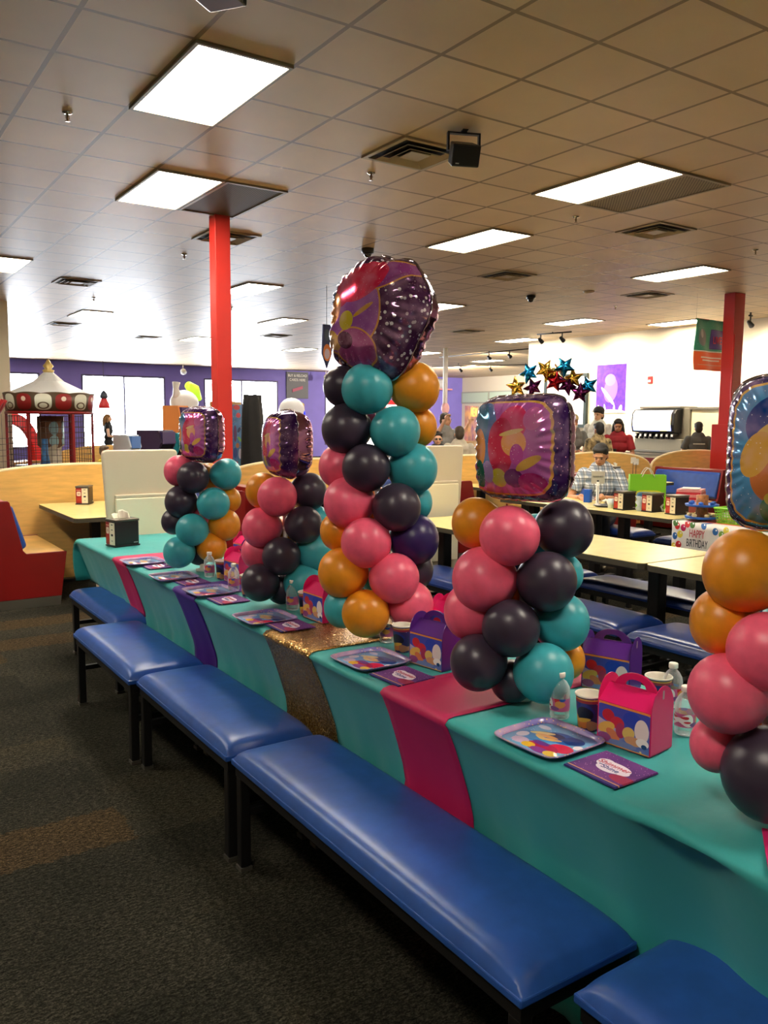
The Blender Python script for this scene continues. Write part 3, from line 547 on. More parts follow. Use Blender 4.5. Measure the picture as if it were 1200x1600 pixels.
lab_m=printed('bottle_label_print',(206,96,140),[('e',-.017,.045,.012,.017,(244,240,240)),('e',-.022,.052,.006,.004,(200,40,60)),('e',-.018,.040,.007,.003,(200,40,60)),('e',.008,.058,.008,.009,(206,20,50)),('e',.014,.046,.012,.010,(214,150,80)),('e',.0,.034,.014,.006,(120,70,130)),('e',.02,.06,.006,.006,(50,90,180))],rough=.35,base2=(180,90,150))
def bottle_proto():
    t=thing('water_bottle','','bottle',(0,0,0))
    MB().lathe([(.018,0),(.026,.002),(.028,.010),(.0265,.016),(.028,.022),(.0275,.066),(.0285,.078),(.026,.092),(.018,.106),(.011,.113),(.0105,.121)],28,cap=True).build('bottle_body',clear,t)
    MB().lathe([(.0283,.026),(.0283,.062)],28,cap=False).build('label',lab_m,t)
    MB().lathe([(.0125,.118),(.0135,.119),(.0135,.131),(.012,.133)],22).build('cap',M('cap_white',(240,238,230),.35),t)
    return t
cup_m=printed('party_cup_print',(34,36,82),[('e',-.004,.055,.034,.026,(28,46,128)),('e',.006,.048,.022,.020,(14,16,40)),('e',-.014,.020,.008,.022,(224,160,50),.3),('e',.004,.018,.016,.011,(226,130,70)),('e',.003,.030,.02,.006,(230,180,70),.2),('e',.022,.016,.010,.014,(190,120,90)),('r',0,.082,.06,.004,(150,40,60)),('r',0,.088,.06,.002,(214,160,70)),('e',-.028,.03,.008,.02,(220,150,60))],rough=.4,speck=(120,.14,(200,180,230)),base2=(60,40,110),coat=.2)
def cup_proto():
    t=thing('paper_cup','','cup',(0,0,0))
    MB().lathe([(.001,0),(.028,.0),(.029,.002),(.0375,.094)],32,cap=False).build('cup_wall',cup_m,t)
    MB().lathe([(.0375,.093),(.0395,.094),(.0400,.097),(.0385,.099),(.0365,.097),(.0362,.090)],32,cap=False).lathe([(.0362,.0905),(.030,.03),(.001,.029)],32,cap=False).build('rolled_rim',M('paper_white',(240,234,222),.5),t)
    return t
bxp_m=printed('box_front_print',(190,170,200),[('e',-.0,.085,.09,.03,(60,70,180)),('e',-.045,.078,.018,.016,(200,20,40)),('e',-.018,.064,.020,.016,(206,30,60)),('e',.025,.082,.026,.020,(24,60,180)),('e',.052,.06,.02,.03,(240,220,220)),('e',-.05,.045,.026,.014,(230,180,80),.4),('e',-.03,.03,.022,.012,(220,120,70),-.5),('e',-.008,.046,.014,.02,(170,40,90)),('e',.015,.045,.018,.016,(226,190,100),.6),('e',.03,.028,.026,.012,(214,150,110)),('e',-.055,.018,.02,.012,(150,70,130)),('e',.055,.03,.018,.012,(250,240,240)),('e',.06,.022,.008,.006,(20,60,120)),('e',.0,.012,.04,.008,(120,130,190)),('r',0,.001,.09,.003,(240,180,50)),('r',0,.108,.09,.003,(236,150,60))],ax=(0,2),rough=.35,coat=.3,speck=(70,.22,(236,206,150)),base2=(90,110,190))
def gable(nm,c):
    """gable favour box: x length .15, y depth .105, front print on -y"""
    t=thing('favour_box','','favour box',(0,0,0)); m=M('card_'+nm,c,.38,coat=.25); ins=M('card_inside',(176,150,160),.7)
    a,b,h,H=.076,.052,.112,.150
    MB().box(-a,-b,0,a,b,.004).box(-a,b-.0015,.004,a,b,h).box(-a,-b,.004,a,-b+.0015,h).box(-a,-b+.0015,.004,-a+.0015,b-.0015,h).box(a-.0015,-b+.0015,.004,a,b-.0015,h).build('box_body',m,t)
    MB().box(-a+.002,-b-.001,.002,a-.002,-b,h-.002).build('printed_front',bxp_m,t)
    MB().add([(-a,-b,h),(a,-b,h),(a,-.004,H),(-a,-.004,H),(-a,b,h),(a,b,h),(a,.004,H),(-a,.004,H)],[(0,1,2,3),(5,4,7,6)]).build('roof_flap',m,t,solid=.0012)
    def arch(w,hh,z0,n=14): return [(w*cos(PI*i/n),z0+hh*sin(PI*i/n)) for i in range(n+1)]
    for s in(-1,1):   # pointed side gussets with rounded tops
        pts=[(-b,h),(-b,.10)]+[]; poly=[(b,.004),(b,h)]+[(b*cos(PI*i/16)**1 if 1 else 0,h+.062*sin(PI*i/16)) for i in range(1,16)]+[(-b,h),(-b,.004)]
        MB().prism(poly,s*a-.0008+s*.001,s*a+.0008+s*.001,'x').build('side_gusset',m,t)
    o_=[(.062*cos(PI*i/14),H-.01+.048*sin(PI*i/14)) for i in range(15)]; i_=[(.03*cos(PI*i/14),H+.003+.018*sin(PI*i/14)) for i in range(15)]
    s=MB()
    for yy in(-.003,.003):
        v=[(x,yy,z) for x,z in o_]+[(x,yy,z) for x,z in i_]; s.add(v,[(k,k+1,16+k,15+k) for k in range(14)])
    s.add([(.062,-.003,H-.01),(.03,-.003,H-.01),(.03,-.003,H+.003),(.062,.003,H-.01),(.03,.003,H-.01),(.03,.003,H+.003)],[(0,1,2),(3,4,5)])
    s.add([(-.062,-.003,H-.01),(-.03,-.003,H-.01),(-.03,-.003,H+.003),(-.062,.003,H-.01),(-.03,.003,H-.01),(-.03,.003,H+.003)],[(0,1,2),(3,4,5)])
    s.add([(-.03,-.003,H-.01),(.03,-.003,H-.01),(.03,-.003,H+.003),(-.03,-.003,H+.003)],[(0,1,2,3)])
    s.build('carry_handle',m,t,solid=.001)
    MB().box(a+.0019,-.004,H-.01,a+.0022,.004,H+.012).build('inner_flap',ins,t)
    return t
A90=-PI/2    # local x along the table (world -y): front of a box faces the aisle
P0=plate_proto(); first={}
def put(proto,key,loc,rz,label,group):
    if key not in first:
        first[key]=1; proto.location=loc; proto.rotation_euler=(0,0,rz); tag(proto,label,None,group); return proto
    return dup(proto,loc,rz,label,group)
rp=A90+.10
for x,y,r,l in [(1.535,1.505,.04,'square printed party plate nearest the camera, in front of the pink box'),(1.535,2.365,.02,'party plate beside the gold runner, in front of the purple favour box'),(1.495,3.12,0,'party plate just past the gold runner, in front of the second farthest column'),
   (1.505,3.74,.03,'party plate lying over the violet runner'),(1.49,4.20,-.02,'party plate in front of the farthest balloon column'),(1.495,4.73,.02,'farthest party plate, glaring white, by the far magenta runner')]:
    put(P0,'plate',(x,y,TZ+(.003 if y in(3.74,4.73) else 0)),-PI/2+r,l,'party plates along the aisle side')
N0=napkin_proto()
for x,y,r,l in [(1.530,1.295,.0,'purple logo napkin nearest the camera, beside the pink favour box'),(1.527,2.165,.05,'purple napkin touching the wide magenta runner'),(1.52,2.945,0,'purple napkin at the far edge of the gold runner'),(1.512,3.545,0,'purple napkin beside the violet runner'),(1.525,4.045,.02,'purple napkin before the farthest balloon column'),(1.53,4.58,0,'farthest purple napkin, nearly white with glare')]:
    put(N0,'nap',(x,y,TZ+(.004 if 2.6<y<2.96 else 0)),A90+r,l,'purple party napkins')
B0=bottle_proto()
for x,y,r,l in [(1.685,1.615,.6,'small water bottle left of the nearest cup'),(1.880,1.345,2.0,'water bottle right of the pink favour box'),(1.725,2.545,.6,'water bottle in front of the tallest balloon column'),(1.675,3.215,.5,'water bottle beside the pink box below the second farthest column'),(1.625,3.735,.6,'water bottle between the violet runner and the second farthest column'),(1.66,4.13,.7,'water bottle under the farthest balloon column'),(1.60,4.56,.5,'water bottle left of the farthest balloon column'),(2.03,1.50,1.5,'pink labelled bottle mostly hidden behind the right water bottle')]:
    put(B0,'bot',(x,y,TZ),A90+r-.4,l,'small water bottles with pink labels')
C0=cup_proto()
for x,y,r,l in [(1.695,1.515,.4,'printed paper cup between the nearest bottle and pink box'),(1.985,1.515,1,'white rimmed paper cup behind the pink favour box'),(1.705,2.415,.4,'printed paper cup beside the purple favour box'),(1.69,3.11,.5,'printed cup beside the pink box below the second farthest column'),(1.640,3.60,.4,'printed cup left of the second farthest column'),(1.70,4.05,.4,'printed cup before the farthest pink favour box'),(1.86,3.92,.8,'small dark cup behind the second farthest column')]:
    put(C0,'cup',(x,y,TZ),A90+r-.3,l,'printed paper cups')
G1=gable('hot_pink',(222,20,104)); G2=gable('violet',(84,28,128))
BP='favour boxes with carry handles'
for g,k,x,y,r,l in [(G1,'a',1.708,1.372,.14,'hot pink gable favour box nearest the camera'),(G2,'b',1.705,2.215,.16,'purple gable favour box beside the wide magenta runner'),(G1,'a',1.700,2.985,.05,'hot pink favour box left of the tallest balloon column'),(G1,'a',1.745,3.925,.1,'small looking hot pink favour box right of the farthest balloon column'),
   (G2,'b',1.95,4.16,.3,'purple favour box behind the farthest hot pink box'),(G2,'b',2.02,1.72,.35,'purple favour box on the far table side behind the nearest cups'),(G1,'a',1.95,2.42,.3,'hot pink favour box peeking between the tallest column and the purple box'),(G1,'a',2.03,4.45,.2,'pink favour box almost hidden behind the farthest balloon column')]:
    put(g,k,(x,y,TZ+(.004 if 2.6<y<3.0 else 0)),A90+r,l,BP)
t=MB().box(-.085,-.085,0,.085,.085,.004).build('pink_napkin',M('hot_pink_paper',(232,36,120),.5),loc=(1.535,.800,TZ+.003),rz=.62); tag(t,'plain hot pink paper napkin at the right edge of the table','napkin')
# napkin dispensers
adm=printed('dispenser_ad',(156,22,26),[('q',.028,.105,.020,.022,(236,220,200)),('r',.028,.108,.012,.002,(150,40,40)),('r',.028,.100,.010,.0015,(150,40,40)),('r',.028,.140,.022,.004,(230,170,140)),('r',.028,.05,.022,.02,(180,60,40))],ax=(1,2),rough=.3)
adw=printed('dispenser_price_card',(232,222,196),[('r',-.028,.145,.010,.003,(60,60,60)),('r',-.028,.112,.009,.003,(80,80,80)),('r',-.028,.078,.011,.007,(40,36,36)),('r',-.028,.04,.009,.002,(90,90,90))],ax=(1,2),rough=.35)
def dispenser(loc,rz,label,paper=True,group='black napkin dispensers'):
    t=thing('napkin_dispenser',label,'napkin dispenser',loc,rz,group)
    MB().prism([(-.085,-.06),(.085,-.06),(.085,.06),(-.085,.06)],.008,.163).build('case',dark,t,bevel=.006)
    MB().box(-.09,-.065,0,.09,.065,.01).build('base_lip',dark,t,bevel=.003)
    MB().box(-.089,-.064,.163,.089,.064,.180).build('lid',M('dispenser_lid',(96,90,80),.35,.3),t,bevel=.006)
    # ad faces: price card on the left end, ad beside it
    MB().prism([(-.0865,.0),(-.0865,.056),(-.0885,.056),(-.0935,.0)],.014,.158).build('ad_panel',adm,t)
    MB().prism([(-.0865,-.056),(-.0865,.0),(-.0935,.0),(-.0885,-.056)],.014,.158).build('price_card',adw,t)
    MB().box(.045,-.0625,.02,.075,-.061,.026).build('badge',M('badge_grey',(170,170,170),.4),t)
    if paper:
        s=MB(); s.grid(lambda i,j:(-.045+.09*i/8, .012*sin(i*.9)*(j/6)-.028+.058*(i%3)/6*(j/6), .178+.062*(j/6)*(1-.35*abs(i-3)/4)),9,7)
        s.grid(lambda i,j:(-.06+.10*i/8, .03*(j/6)+.01*sin(i), .178+.035*(j/6)*(1-.4*abs(i-2)/6)),9,7)
        s.build('paper_napkins',M('napkin_paper',(244,238,218),.8),t,solid=.001)
    return t
dispenser((1.60,5.47,TZ),.22,'black napkin dispenser standing on the far end of the teal tablecloth')
# white moulded high backs at the table ends
def throne(loc,label):
    t=thing('birthday_chair',label,'chair',loc,0,'white high backed seats at the table ends')
    wp=varied('ivory_moulded_plastic',(222,208,184),.42,2,.03)
    def half(z): return .235+.045*min(1,max(0,(z-.5)/.85))
    L=[]; top=1.37; r=.035
    for z in [0,.3,.5,.7,.9,1.1,1.25,top-r]: L.append((half(z),z))
    arc=[(half(top)-r+r*cos(a),top-r+r*sin(a)) for a in [PI/8*k for k in range(1,5)]]
    right=L+arc; poly=right+[(-x,z) for x,z in right[::-1]]
    MB().prism(poly,.03,.075,'y').build('backrest',wp,t,bevel=.012)
    w=.2
    MB().box(-w,-.005,.30,w,.03,1.02).build('lumbar_panel',M('ivory_panel',(248,238,208),.4),t,bevel=.008)
    MB().box(-w,.0,1.02,w,.055,1.045).build('ledge',wp,t,bevel=.006)
    MB().box(-.235,.075,0,.235,.50,.44).build('seat_box',wp,t,bevel=.03)
    MB().box(-.225,.08,.44,.225,.49,.475).build('seat_pad',white,t,bevel=.015)
    return t
throne((1.93,6.06,0),'tall white moulded seat back behind the napkin dispenser at the far table end')
throne((4.70,6.06,0),'tall white moulded seat back between the tallest column and the square foil balloon')
# ================================================================ other table rows
for k,(y0,y1,l) in enumerate([(-.45,.80,'bare yellow table out of view nearest the camera'),(.82,2.04,'bare yellow table mostly behind the nearest balloon column'),(2.06,3.28,'bare yellow table right of the column with the square foil balloon'),(3.30,4.52,'bare yellow table partly hidden by that same column'),(4.54,5.90,'bare yellow table between the tallest and the square topped column')]):
    table('dining_table',l,4.11,4.87,y0,y1,group='pale yellow tables of the second row')
G2r='dark blue benches of the second row'
dvin=varied('navy_vinyl',(24,52,120),.28,14,.12,.05)
for y0,y1,l in [(-.2,1.0,'aisle side bench of the second row hidden behind the nearest column'),(1.02,1.98,'aisle side bench of the second row right behind the orange balloons'),(2.0,3.04,'dark blue bench just behind the purple favour box, right one of two'),(3.10,4.15,'dark blue bench touching the teal balloons, left one of two'),(4.2,5.3,'dark blue bench seen below the first balloon gap of the second row')]:
    bench('padded_bench',l,3.67,4.10,y0,y1,group=G2r,mat=dvin)
for y0,y1,l in [(1.6,2.9,'far side bench of the second row, nearer to the camera'),(2.92,4.3,'far side bench of the second row seen under the yellow tabletop'),(4.35,5.6,'far side bench of the second row, farthest of them')]:
    bench('padded_bench',l,4.57,4.94,y0,y1,group=G2r,mat=dvin)
GW='pale tables of the third row'
table('dining_table','laminate table carrying the green gift bag and napkin dispensers',6.10,6.86,4.60,5.60,.76,group=GW)
table('dining_table','laminate table in front of the man in the plaid shirt',6.10,6.86,5.62,6.85,.76,group=GW)
table('dining_table','laminate table under the birthday print cloth',6.14,6.86,3.30,4.55,.745,group=GW)
for y0,y1,l in [(4.2,5.45,'long blue bench behind the dispenser table, seen under its top'),(2.9,4.15,'blue bench behind the birthday cloth table'),]:
    bench('padded_bench',l,6.95,7.33,y0,y1,group='benches of the third row',mat=dvin)
bench('padded_bench','blue bench in front of the third row near the birthday cloth',5.62,5.98,4.62,5.62,group='benches of the third row',mat=dvin)
bench('padded_bench','bench the man in the plaid shirt sits on',7.0,7.38,5.75,6.95,group='benches of the third row',mat=dvin)
# birthday cloth
r=random.Random(5); bs=[]
cl5=[(206,36,40),(60,110,40),(226,206,60),(36,100,170),(200,20,90),(120,170,60),(224,90,30)]
for k in range(44):
    cx=r.uniform(-.66,.62); cz=r.choice([.71,.66,.60,.53,.46,.38])+r.uniform(-.02,.02)
    if cx>.05: continue
    bs.append(('e',cx,cz,.030,.036,cl5[k%7]))
    bs.append(('r',cx,cz-.05,.0015,.02,(90,90,90)))
    bs.append(('e',cx-.01,cz+.012,.007,.008,(240,240,240)))
for cx,cz,cc in [(.60,.71,0),(.54,.70,4),(.57,.64,2),(.62,.62,3),(.50,.735,0),(.45,.735,1),(.58,.55,0),(.63,.53,2),(.23,.70,3),(.17,.68,5),(.19,.60,0),(.13,.72,2),(.24,.545,1),(.08,.66,4),(.62,.735,1),(.34,.735,3),(.56,.48,4),(.36,.49,0),(.22,.47,5)]: bs.append(('e',cx,cz,.026,.031,cl5[cc])); bs.append(('e',cx-.008,cz+.011,.006,.007,(245,245,245)))
cm=printed('birthday_cloth_print',(236,232,226),bs,ax=(1,2),rough=.55); 
t=thing('birthday_cloth','white plastic tablecloth printed with bright balloons reading HAPPY BIRTHDAY','tablecloth',(6.5,3.93,0))
MB().box(-.40,-.68,.749,.38,.655,.753).build('cloth_top',cm,t)
s=MB(); s.grid(lambda i,j:(-.405-.012*sin(i*.9)*(j/8),-.68+1.335*i/60,.752-.40*j/8),61,9); s.build('cloth_front',cm,t,solid=.002)
s=MB(); s.grid(lambda i,j:(-.40+.78*i/30,.657+.010*sin(i*.8)*(j/8),.752-.34*j/8),31,9); s.build('cloth_end',cm,t,solid=.002)
MB().box(-.30,-.3,.7535,.36,.60,.757).build('red_liner',M('coral_paper',(226,96,80),.6),t)
text('HAPPY',.095,M('print_red',(190,40,60),.6),t,(-.425,.39,.660),(PI/2,0,-PI/2),ext=.001,sx=.52)
text('BiRTHDAY',.095,M('print_black',(30,40,50),.6),t,(-.427,.385,.578),(PI/2,0,-PI/2),ext=.001,sx=.46)
# things on the third row
gb=thing('gift_bag','lime green paper gift bag with white rope handles','gift bag',(6.66,5.32,.76),-.75)
gbm=printed('lime_bag_print',(126,200,40),[('q',.01,.105,.125,.075,(226,220,60)),('q',.01,.10,.115,.066,(110,160,200)),('e',.04,.07,.05,.04,(150,110,80)),('e',-.03,.06,.04,.03,(120,90,60)),('e',.0,.13,.09,.03,(60,110,160))],rough=.4,coat=.2)
gr=M('lime_card',(130,206,44),.45)
MB().box(-.17,-.06,0,.17,-.058,.33).build('bag_front',gbm,gb); MB().box(-.17,.058,0,.17,.06,.33).box(-.17,-.058,0,.17,.058,.003).box(-.17,-.058,.003,-.168,.058,.33).box(.168,-.058,.003,.17,.058,.33).build('bag_body',gr,gb)
for sy in(-.062,.062): MB().tube([(-.06+.12*k/12,sy,.31+.085*sin(PI*k/12)) for k in range(13)],.004,6).build('rope_handle',M('rope_white',(236,232,224),.7),gb)
s=MB(); s.grid(lambda i,j:(-.05+.035*i-.02*(j%2)-.07,-.085-.02*sin(i*2+j),.0+.028*j+.012*sin(i*3)),8,6); tag(s.build('crumpled_plastic',M('plastic_film',(206,224,236),.15),loc=(6.50,5.16,.763),rz=-.75,solid=.002),'crumpled clear plastic film in front of the green gift bag','plastic film')
for x,y,rz,l,p in [(6.375,5.345,-.05,'left napkin dispenser in front of the green gift bag',False),(6.46,5.085,.0,'middle napkin dispenser of the three before the gift bag',False),(6.47,4.82,-.1,'right napkin dispenser of the three, by the blue tray tower',False)]:
    dispenser((x,y,.76),rz,l,p)
for k in range(5): tag(MB().box(-.12,-.11,0,.12,.11,.022).build('plate_pack',M('pack_red' if k%2 else 'pack_pink',(196,50,64) if k%2 else (226,150,150),.4),loc=(6.80,4.92,.765+.024*k+.09),rz=.3+.04*k),['bottom','second lowest','middle','second highest','top'][k]+' pack of the stack of red and pink party packs beside the gift bag','party pack','stack of red and pink party packs')
tag(MB().box(-.13,-.12,0,.13,.12,.09).build('carton',M('clear_red_carton',(150,80,76),.3),loc=(6.80,4.92,.762),rz=.3,bevel=.004),'low carton under the stack of red and pink party packs','carton')
tag(MB().box(-.10,-.08,0,.10,.08,.006).build('folded_white_paper',white,loc=(6.80,4.92,.977),rz=.55),'folded white paper lying on top of the party packs','paper')
tw=thing('cupcake_tower','two tier blue cardboard treat tower with scalloped trays','treat stand',(6.27,4.42,.757))
blu=M('bright_blue_card',(34,100,196),.4)
for z,rr in((.02,.135),(.125,.135)):
    MB().lathe([(.01,z),(rr,z),(rr+.006,z+.018),(rr,z+.020),(.01,z+.004)],36).build('tray',blu,tw)
MB().lathe([(.05,.0),(.05,.22)],20).build('drum',varied('carnival_card',(196,120,60),.5,30,.5),tw)
for k in range(12):
    a=2*PI*k/12
    tag(MB().lathe([(.016,0),(.022,.022),(.018,.032),(.004,.036)],10).build('cupcake',blu if k%2 else M('treat_cream',(226,200,150),.6),loc=(6.27+.1*cos(a),4.42+.1*sin(a),.757+.024+(.105 if k%2 else 0)+.003)),'small treat cup on the %s tray of the blue tower'%('upper' if k%2 else 'lower'),'treat','treat cups on the %s tray of the blue tower'%('upper' if k%2 else 'lower'))
bk=thing('plastic_basket','lime green woven plastic basket full of small party goods','basket',(6.33,4.10,.757))
lm=M('lime_plastic',(150,220,50),.35); s=MB()
rect=lambda w,h,z:[(-w,-h,z),(w,-h,z),(w,h,z),(-w,h,z)]
s.box(-.10,-.14,0,.10,.14,.006)
for k in range(6):
    z=.01+.022*k; w=.10+.018*k/5; h=.14+.018*k/5
    q=rect(w,h,z); s.tube(q+[q[0]],.004,6)
for i in range(13):
    f=-1+2*i/12
    for sx in(-1,1): s.tube([(sx*.10,f*.14,.004),(sx*.118,f*.158,.125)],.0035,5)
for i in range(9):
    f=-1+2*i/8
    for sy in(-1,1): s.tube([(f*.10,sy*.14,.004),(f*.118,sy*.158,.125)],.0035,5)
q=rect(.119,.159,.127); s.tube(q+[q[0]],.008,8); s.build('weave',lm,bk)
for k in range(10):
    x,y=r.uniform(-.07,.07),r.uniform(-.1,.1); c=[(226,190,110),(200,60,50),(240,236,220),(60,140,70),(240,200,60)][k%5]
    tag(MB().box(-.04,-.03,-.025,.04,.03,.025).build('party_favour',M('favour_%d'%(k%5),c,.5),loc=(6.33+x,4.10+y,.757+.05+.008*k),rz=k*.7,bevel=.01),'small wrapped party favour heaped in the lime basket','party favour','party favours heaped in the lime basket')
# reserved sign on the third row
rs=thing('table_sign','grey RESERVED card standing in a white clip post on the plaid man table','table sign',(6.42,5.73,.762),-.75)
MB().lathe([(.04,0),(.04,.008),(.016,.02),(.014,.24)],16).build('post',white,rs); MB().box(-.065,-.004,.22,.065,.0,.345).build('card',M('sign_grey',(186,180,166),.5),rs)
text('RESERVED',.022,M('sign_black',(20,20,20),.5),rs,(0,-.0055,.29),(PI/2,0,0),ext=.0005)
MB().tube([(0,-.014,.03),(0,-.014,.2)],.003,6).lathe([(.012,-.0045),(.012,-.006)],14,mat=Matrix.Translation((0,0,.245))@Matrix.Rotation(PI/2,4,'X')@Matrix.Translation((0,0,.0095))).build('emblem',M('sign_black',(20,20,20),.5),rs)
tag(MB().lathe([(.03,0),(.034,.09),(.031,.09),(.028,.004)],20).build('clear_cup',M('cloudy_plastic',(206,216,220),.15),loc=(6.36,5.50,.762)),'clear plastic cup left of the left dispenser','cup')
tr=thing('serving_tray','dark round tray with crumpled white napkins left of the dispensers','tray',(6.45,5.62,.762)); MB().lathe([(.01,0),(.12,0),(.14,.014),(.136,.016),(.118,.005),(.01,.005)],30).build('tray_body',dark,tr)
s=MB(); s.grid(lambda i,j:(-.06+.02*i,-.05+.02*j,.02+.05*abs(sin(i*1.9+j*1.3))),7,6); s.build('crumpled_napkin',M('napkin_paper',(244,238,218),.8),tr,solid=.001)
tag(MB().box(-.035,-.035,0,.035,.035,.135).build('blue_carton',M('carton_blue',(24,84,190),.4),loc=(6.60,6.02,.762),rz=.4,bevel=.003),'small blue box in front of the man in the plaid shirt','box')
# ================================================================ booths along y 7.4 - 8.65
redl=varied('red_laminate_panel',(132,18,18),.35,4,.06)
cush=varied('booth_blue_vinyl',(40,84,172),.32,12,.1,.04)
def booth_bench(c,face,label,y0=7.40,y1=8.62):
    """c = x of the back plane on the sitter's side; face +1 sits towards +x"""
    t=thing('booth_bench',label,'booth bench',(c,(y0+y1)/2,0),0,'red ended booth benches'); h=(y1-y0)/2; s=face
    poly=[(-.13*s,.08),(-.13*s,.90),(-.10*s,.913),(.03*s,.913),(.045*s,.90),(.135*s,.49),(.16*s,.462),(.485*s,.462),(.43*s,.08)]
    for yy in(-h,h-.03): MB().prism(poly,yy,yy+.03,'y').build('end_panel',redl,t,bevel=.004)
    MB().prism([(-.13*s,0),(-.13*s,.08),(.43*s,.08),(.42*s,0)],-h+.004,-h+.012,'y').build('kick_plate',steel,t)
    MB().prism([(-.12*s,.02),(-.12*s,.43),(.42*s,.43),(.38*s,.02)],-h+.03,h-.03,'y').build('seat_base',redl,t)
    MB().prism([(.02*s,.43),(.02*s,.458),(.475*s,.458),(.475*s,.43)],-h+.03,h-.03,'y').build('seat',wood,t)
    MB().prism([(-.12*s,.43),(-.12*s,.905),(.02*s,.905),(.10*s,.46),(.02*s,.43)],-h+.03,h-.03,'y').build('backrest',redl,t)
    MB().prism([(.03*s,.88),(.075*s,.86),(.175*s,.52),(.115*s,.48)],-h+.035,h-.035,'y').build('back_cushion',cush,t,bevel=.02,seg=3)
    return t
booth_bench(1.20,1,'red ended booth bench at the left edge of the photo')
booth_bench(3.68,1,'booth bench behind the left red column')
booth_bench(6.14,1,'booth bench behind the white seat back, mostly hidden')
booth_bench(8.62,1,'booth bench beyond the plaid shirt man')
booth_bench(3.22,-1,'left facing booth bench hidden behind the white seat back')
booth_bench(5.80,-1,'left facing booth bench hidden behind the tallest column')
booth_bench(8.30,-1,'left facing booth bench near the standing people')
booth_bench(10.86,-1,'booth bench with blue back cushion and red end above the cartons',7.3,8.5)
booth_bench(11.12,1,'booth bench beside the right red column',7.2,8.0)
# arched divider partitions between the booths
def divider(x0,x1,label,y=8.66):
    c=(x0+x1)/2; w=(x1-x0)/2; t=thing('booth_divider',label,'divider',(c,y,0),0,'arched maple booth dividers')
    top=[(w*cos(PI*k/24),.86+.27*sin(PI*k/24)**.75) for k in range(25)]
    MB().prism([(-w,.0),(w,.0)]+top,0,.035,'y').build('panel',wood,t)
    MB().tube([(x,.0175,z+.004) for x,z in top],.02,8).build('edge_trim',M('maple_edge',(240,220,170),.4),t)
    return t
divider(.95,3.36,'arched maple divider panel behind the left booth, under the carousel machine')
divider(3.60,5.98,'arched maple divider between the two farthest balloon columns')
divider(6.00,8.40,'arched maple divider behind the white seat, second from the middle')
divider(8.44,10.9,'arched maple divider behind the plaid man')
divider(10.94,13.1,'arched maple divider in front of the soda machine')
def booth_table(c,y0,y1,label,w=.66):
    return table('booth_table',label,c-w/2,c+w/2,y0,y1,.76,group='booth tables')
booth_table(2.20,7.20,8.62,'pale yellow booth table at the left with a napkin dispenser',.98)
booth_table(4.75,7.40,8.60,'booth table between the two farthest balloon columns')
booth_table(7.2,7.40,8.60,'booth table behind the third row'); booth_table(9.6,7.45,8.60,'booth table left of the blue cushion booth'); booth_table(11.95,6.9,8.05,'booth table left of the right red column')
dispenser((2.10,8.42,.76),1.05,'small napkin dispenser on the left booth table',False)
dispenser((9.75,8.40,.76),.2,'napkin dispenser on the booth table below the soda machine',True)
for x,y,l in [(9.45,7.75,'thin table number stand with a white card above the green gift bag'),(9.75,8.05,'thin black table stand before the right arched divider'),(7.1,7.7,'thin table stand left of the plaid man')]:
    t=thing('table_stand',l,'table stand',(x,y,.76),-.7,'thin wire table stands'); MB().lathe([(.04,0),(.04,.006),(.005,.012),(.004,.26)],12).build('stem',black,t); MB().box(-.035,-.002,.24,.035,.002,.33).build('card',white,t)
# ================================================================ right wall fittings
ct=thing('drinks_counter','long counter with grey top and red front panels along the right wall','counter',(15.1,12.4,0))
MB().box(-.42,-2.3,.10,.42,2.1,.90).build('counter_body',M('counter_cream',(216,204,170),.5),ct)
for y0 in(-2.2,-1.1,0.0,1.1): MB().box(-.435,y0,.14,-.42,y0+.95,.84).build('red_panel',redl,ct)
MB().box(-.48,-2.35,.90,.44,2.15,.945).build('countertop',M('counter_grey',(112,104,92),.35),ct,bevel=.006)
MB().box(-.40,-2.28,0,.40,2.08,.10).build('toe_kick',dark,ct)
sd=thing('soda_machine','big grey soda fountain with glowing front screen and black nozzles','drinks machine',(15.08,11.60,.945))
gs=M('machine_grey',(140,134,118),.4,.3)
MB().box(-.12,-.66,0,.36,.62,.95).build('cabinet',gs,sd,bevel=.01)
MB().box(-.30,-.62,.0,.0,.60,.30).build('lower_front',gs,sd,bevel=.015)
MB().box(-.38,-.62,.02,-.28,.58,.06).build('drip_tray',steel,sd)
MB().prism([(-.12,.42),(-.36,.44),(-.40,.60),(-.38,.84),(-.30,.92),(-.10,.93)],-.48,.62,'y').build('screen_housing',dark,sd,bevel=.01)
scm=bpy.data.materials.new('drinks_screen'); scm.use_nodes=True; b=scm.node_tree.nodes['Principled BSDF']; b.inputs['Base Color'].default_value=(.1,.1,.12,1)
n=N(scm); s_=n.sep(n.obj()); nz=n.noise(n.obj(),5,2); cc=n.mix(n.math('MULTIPLY',n.math('LESS_THAN',s_[1],-.12),n.math('GREATER_THAN',nz.outputs[0],.5)),n.ramp(s_[2],[(.46,(120,140,255)),(.75,(255,250,250))]),lin((240,190,120))); n.link(cc,n.b.inputs['Emission Color']); n.b.inputs['Emission Strength'].default_value=2.4
MB().prism([(-.372,.47),(-.412,.60),(-.392,.83),(-.32,.90)]+[(-.31,.885),(-.38,.82),(-.40,.60),(-.362,.475)],-.40,.57,'y').build('lit_screen',scm,sd)
for k in range(8):
    y=-.42+.13*k+(.03 if k>3 else 0)
    l=MB().prism([(-.20,.42),(-.33,.42),(-.36,.36),(-.33,.30),(-.30,.30),(-.28,.36),(-.20,.36)],y-.03,y+.03,'y').build('nozzle',dark,sd,bevel=.005)
    MB().box(-.368,y-.022,.35,-.350,y+.022,.40).build('valve_badge',M('valve_white',(220,218,210),.4),l)
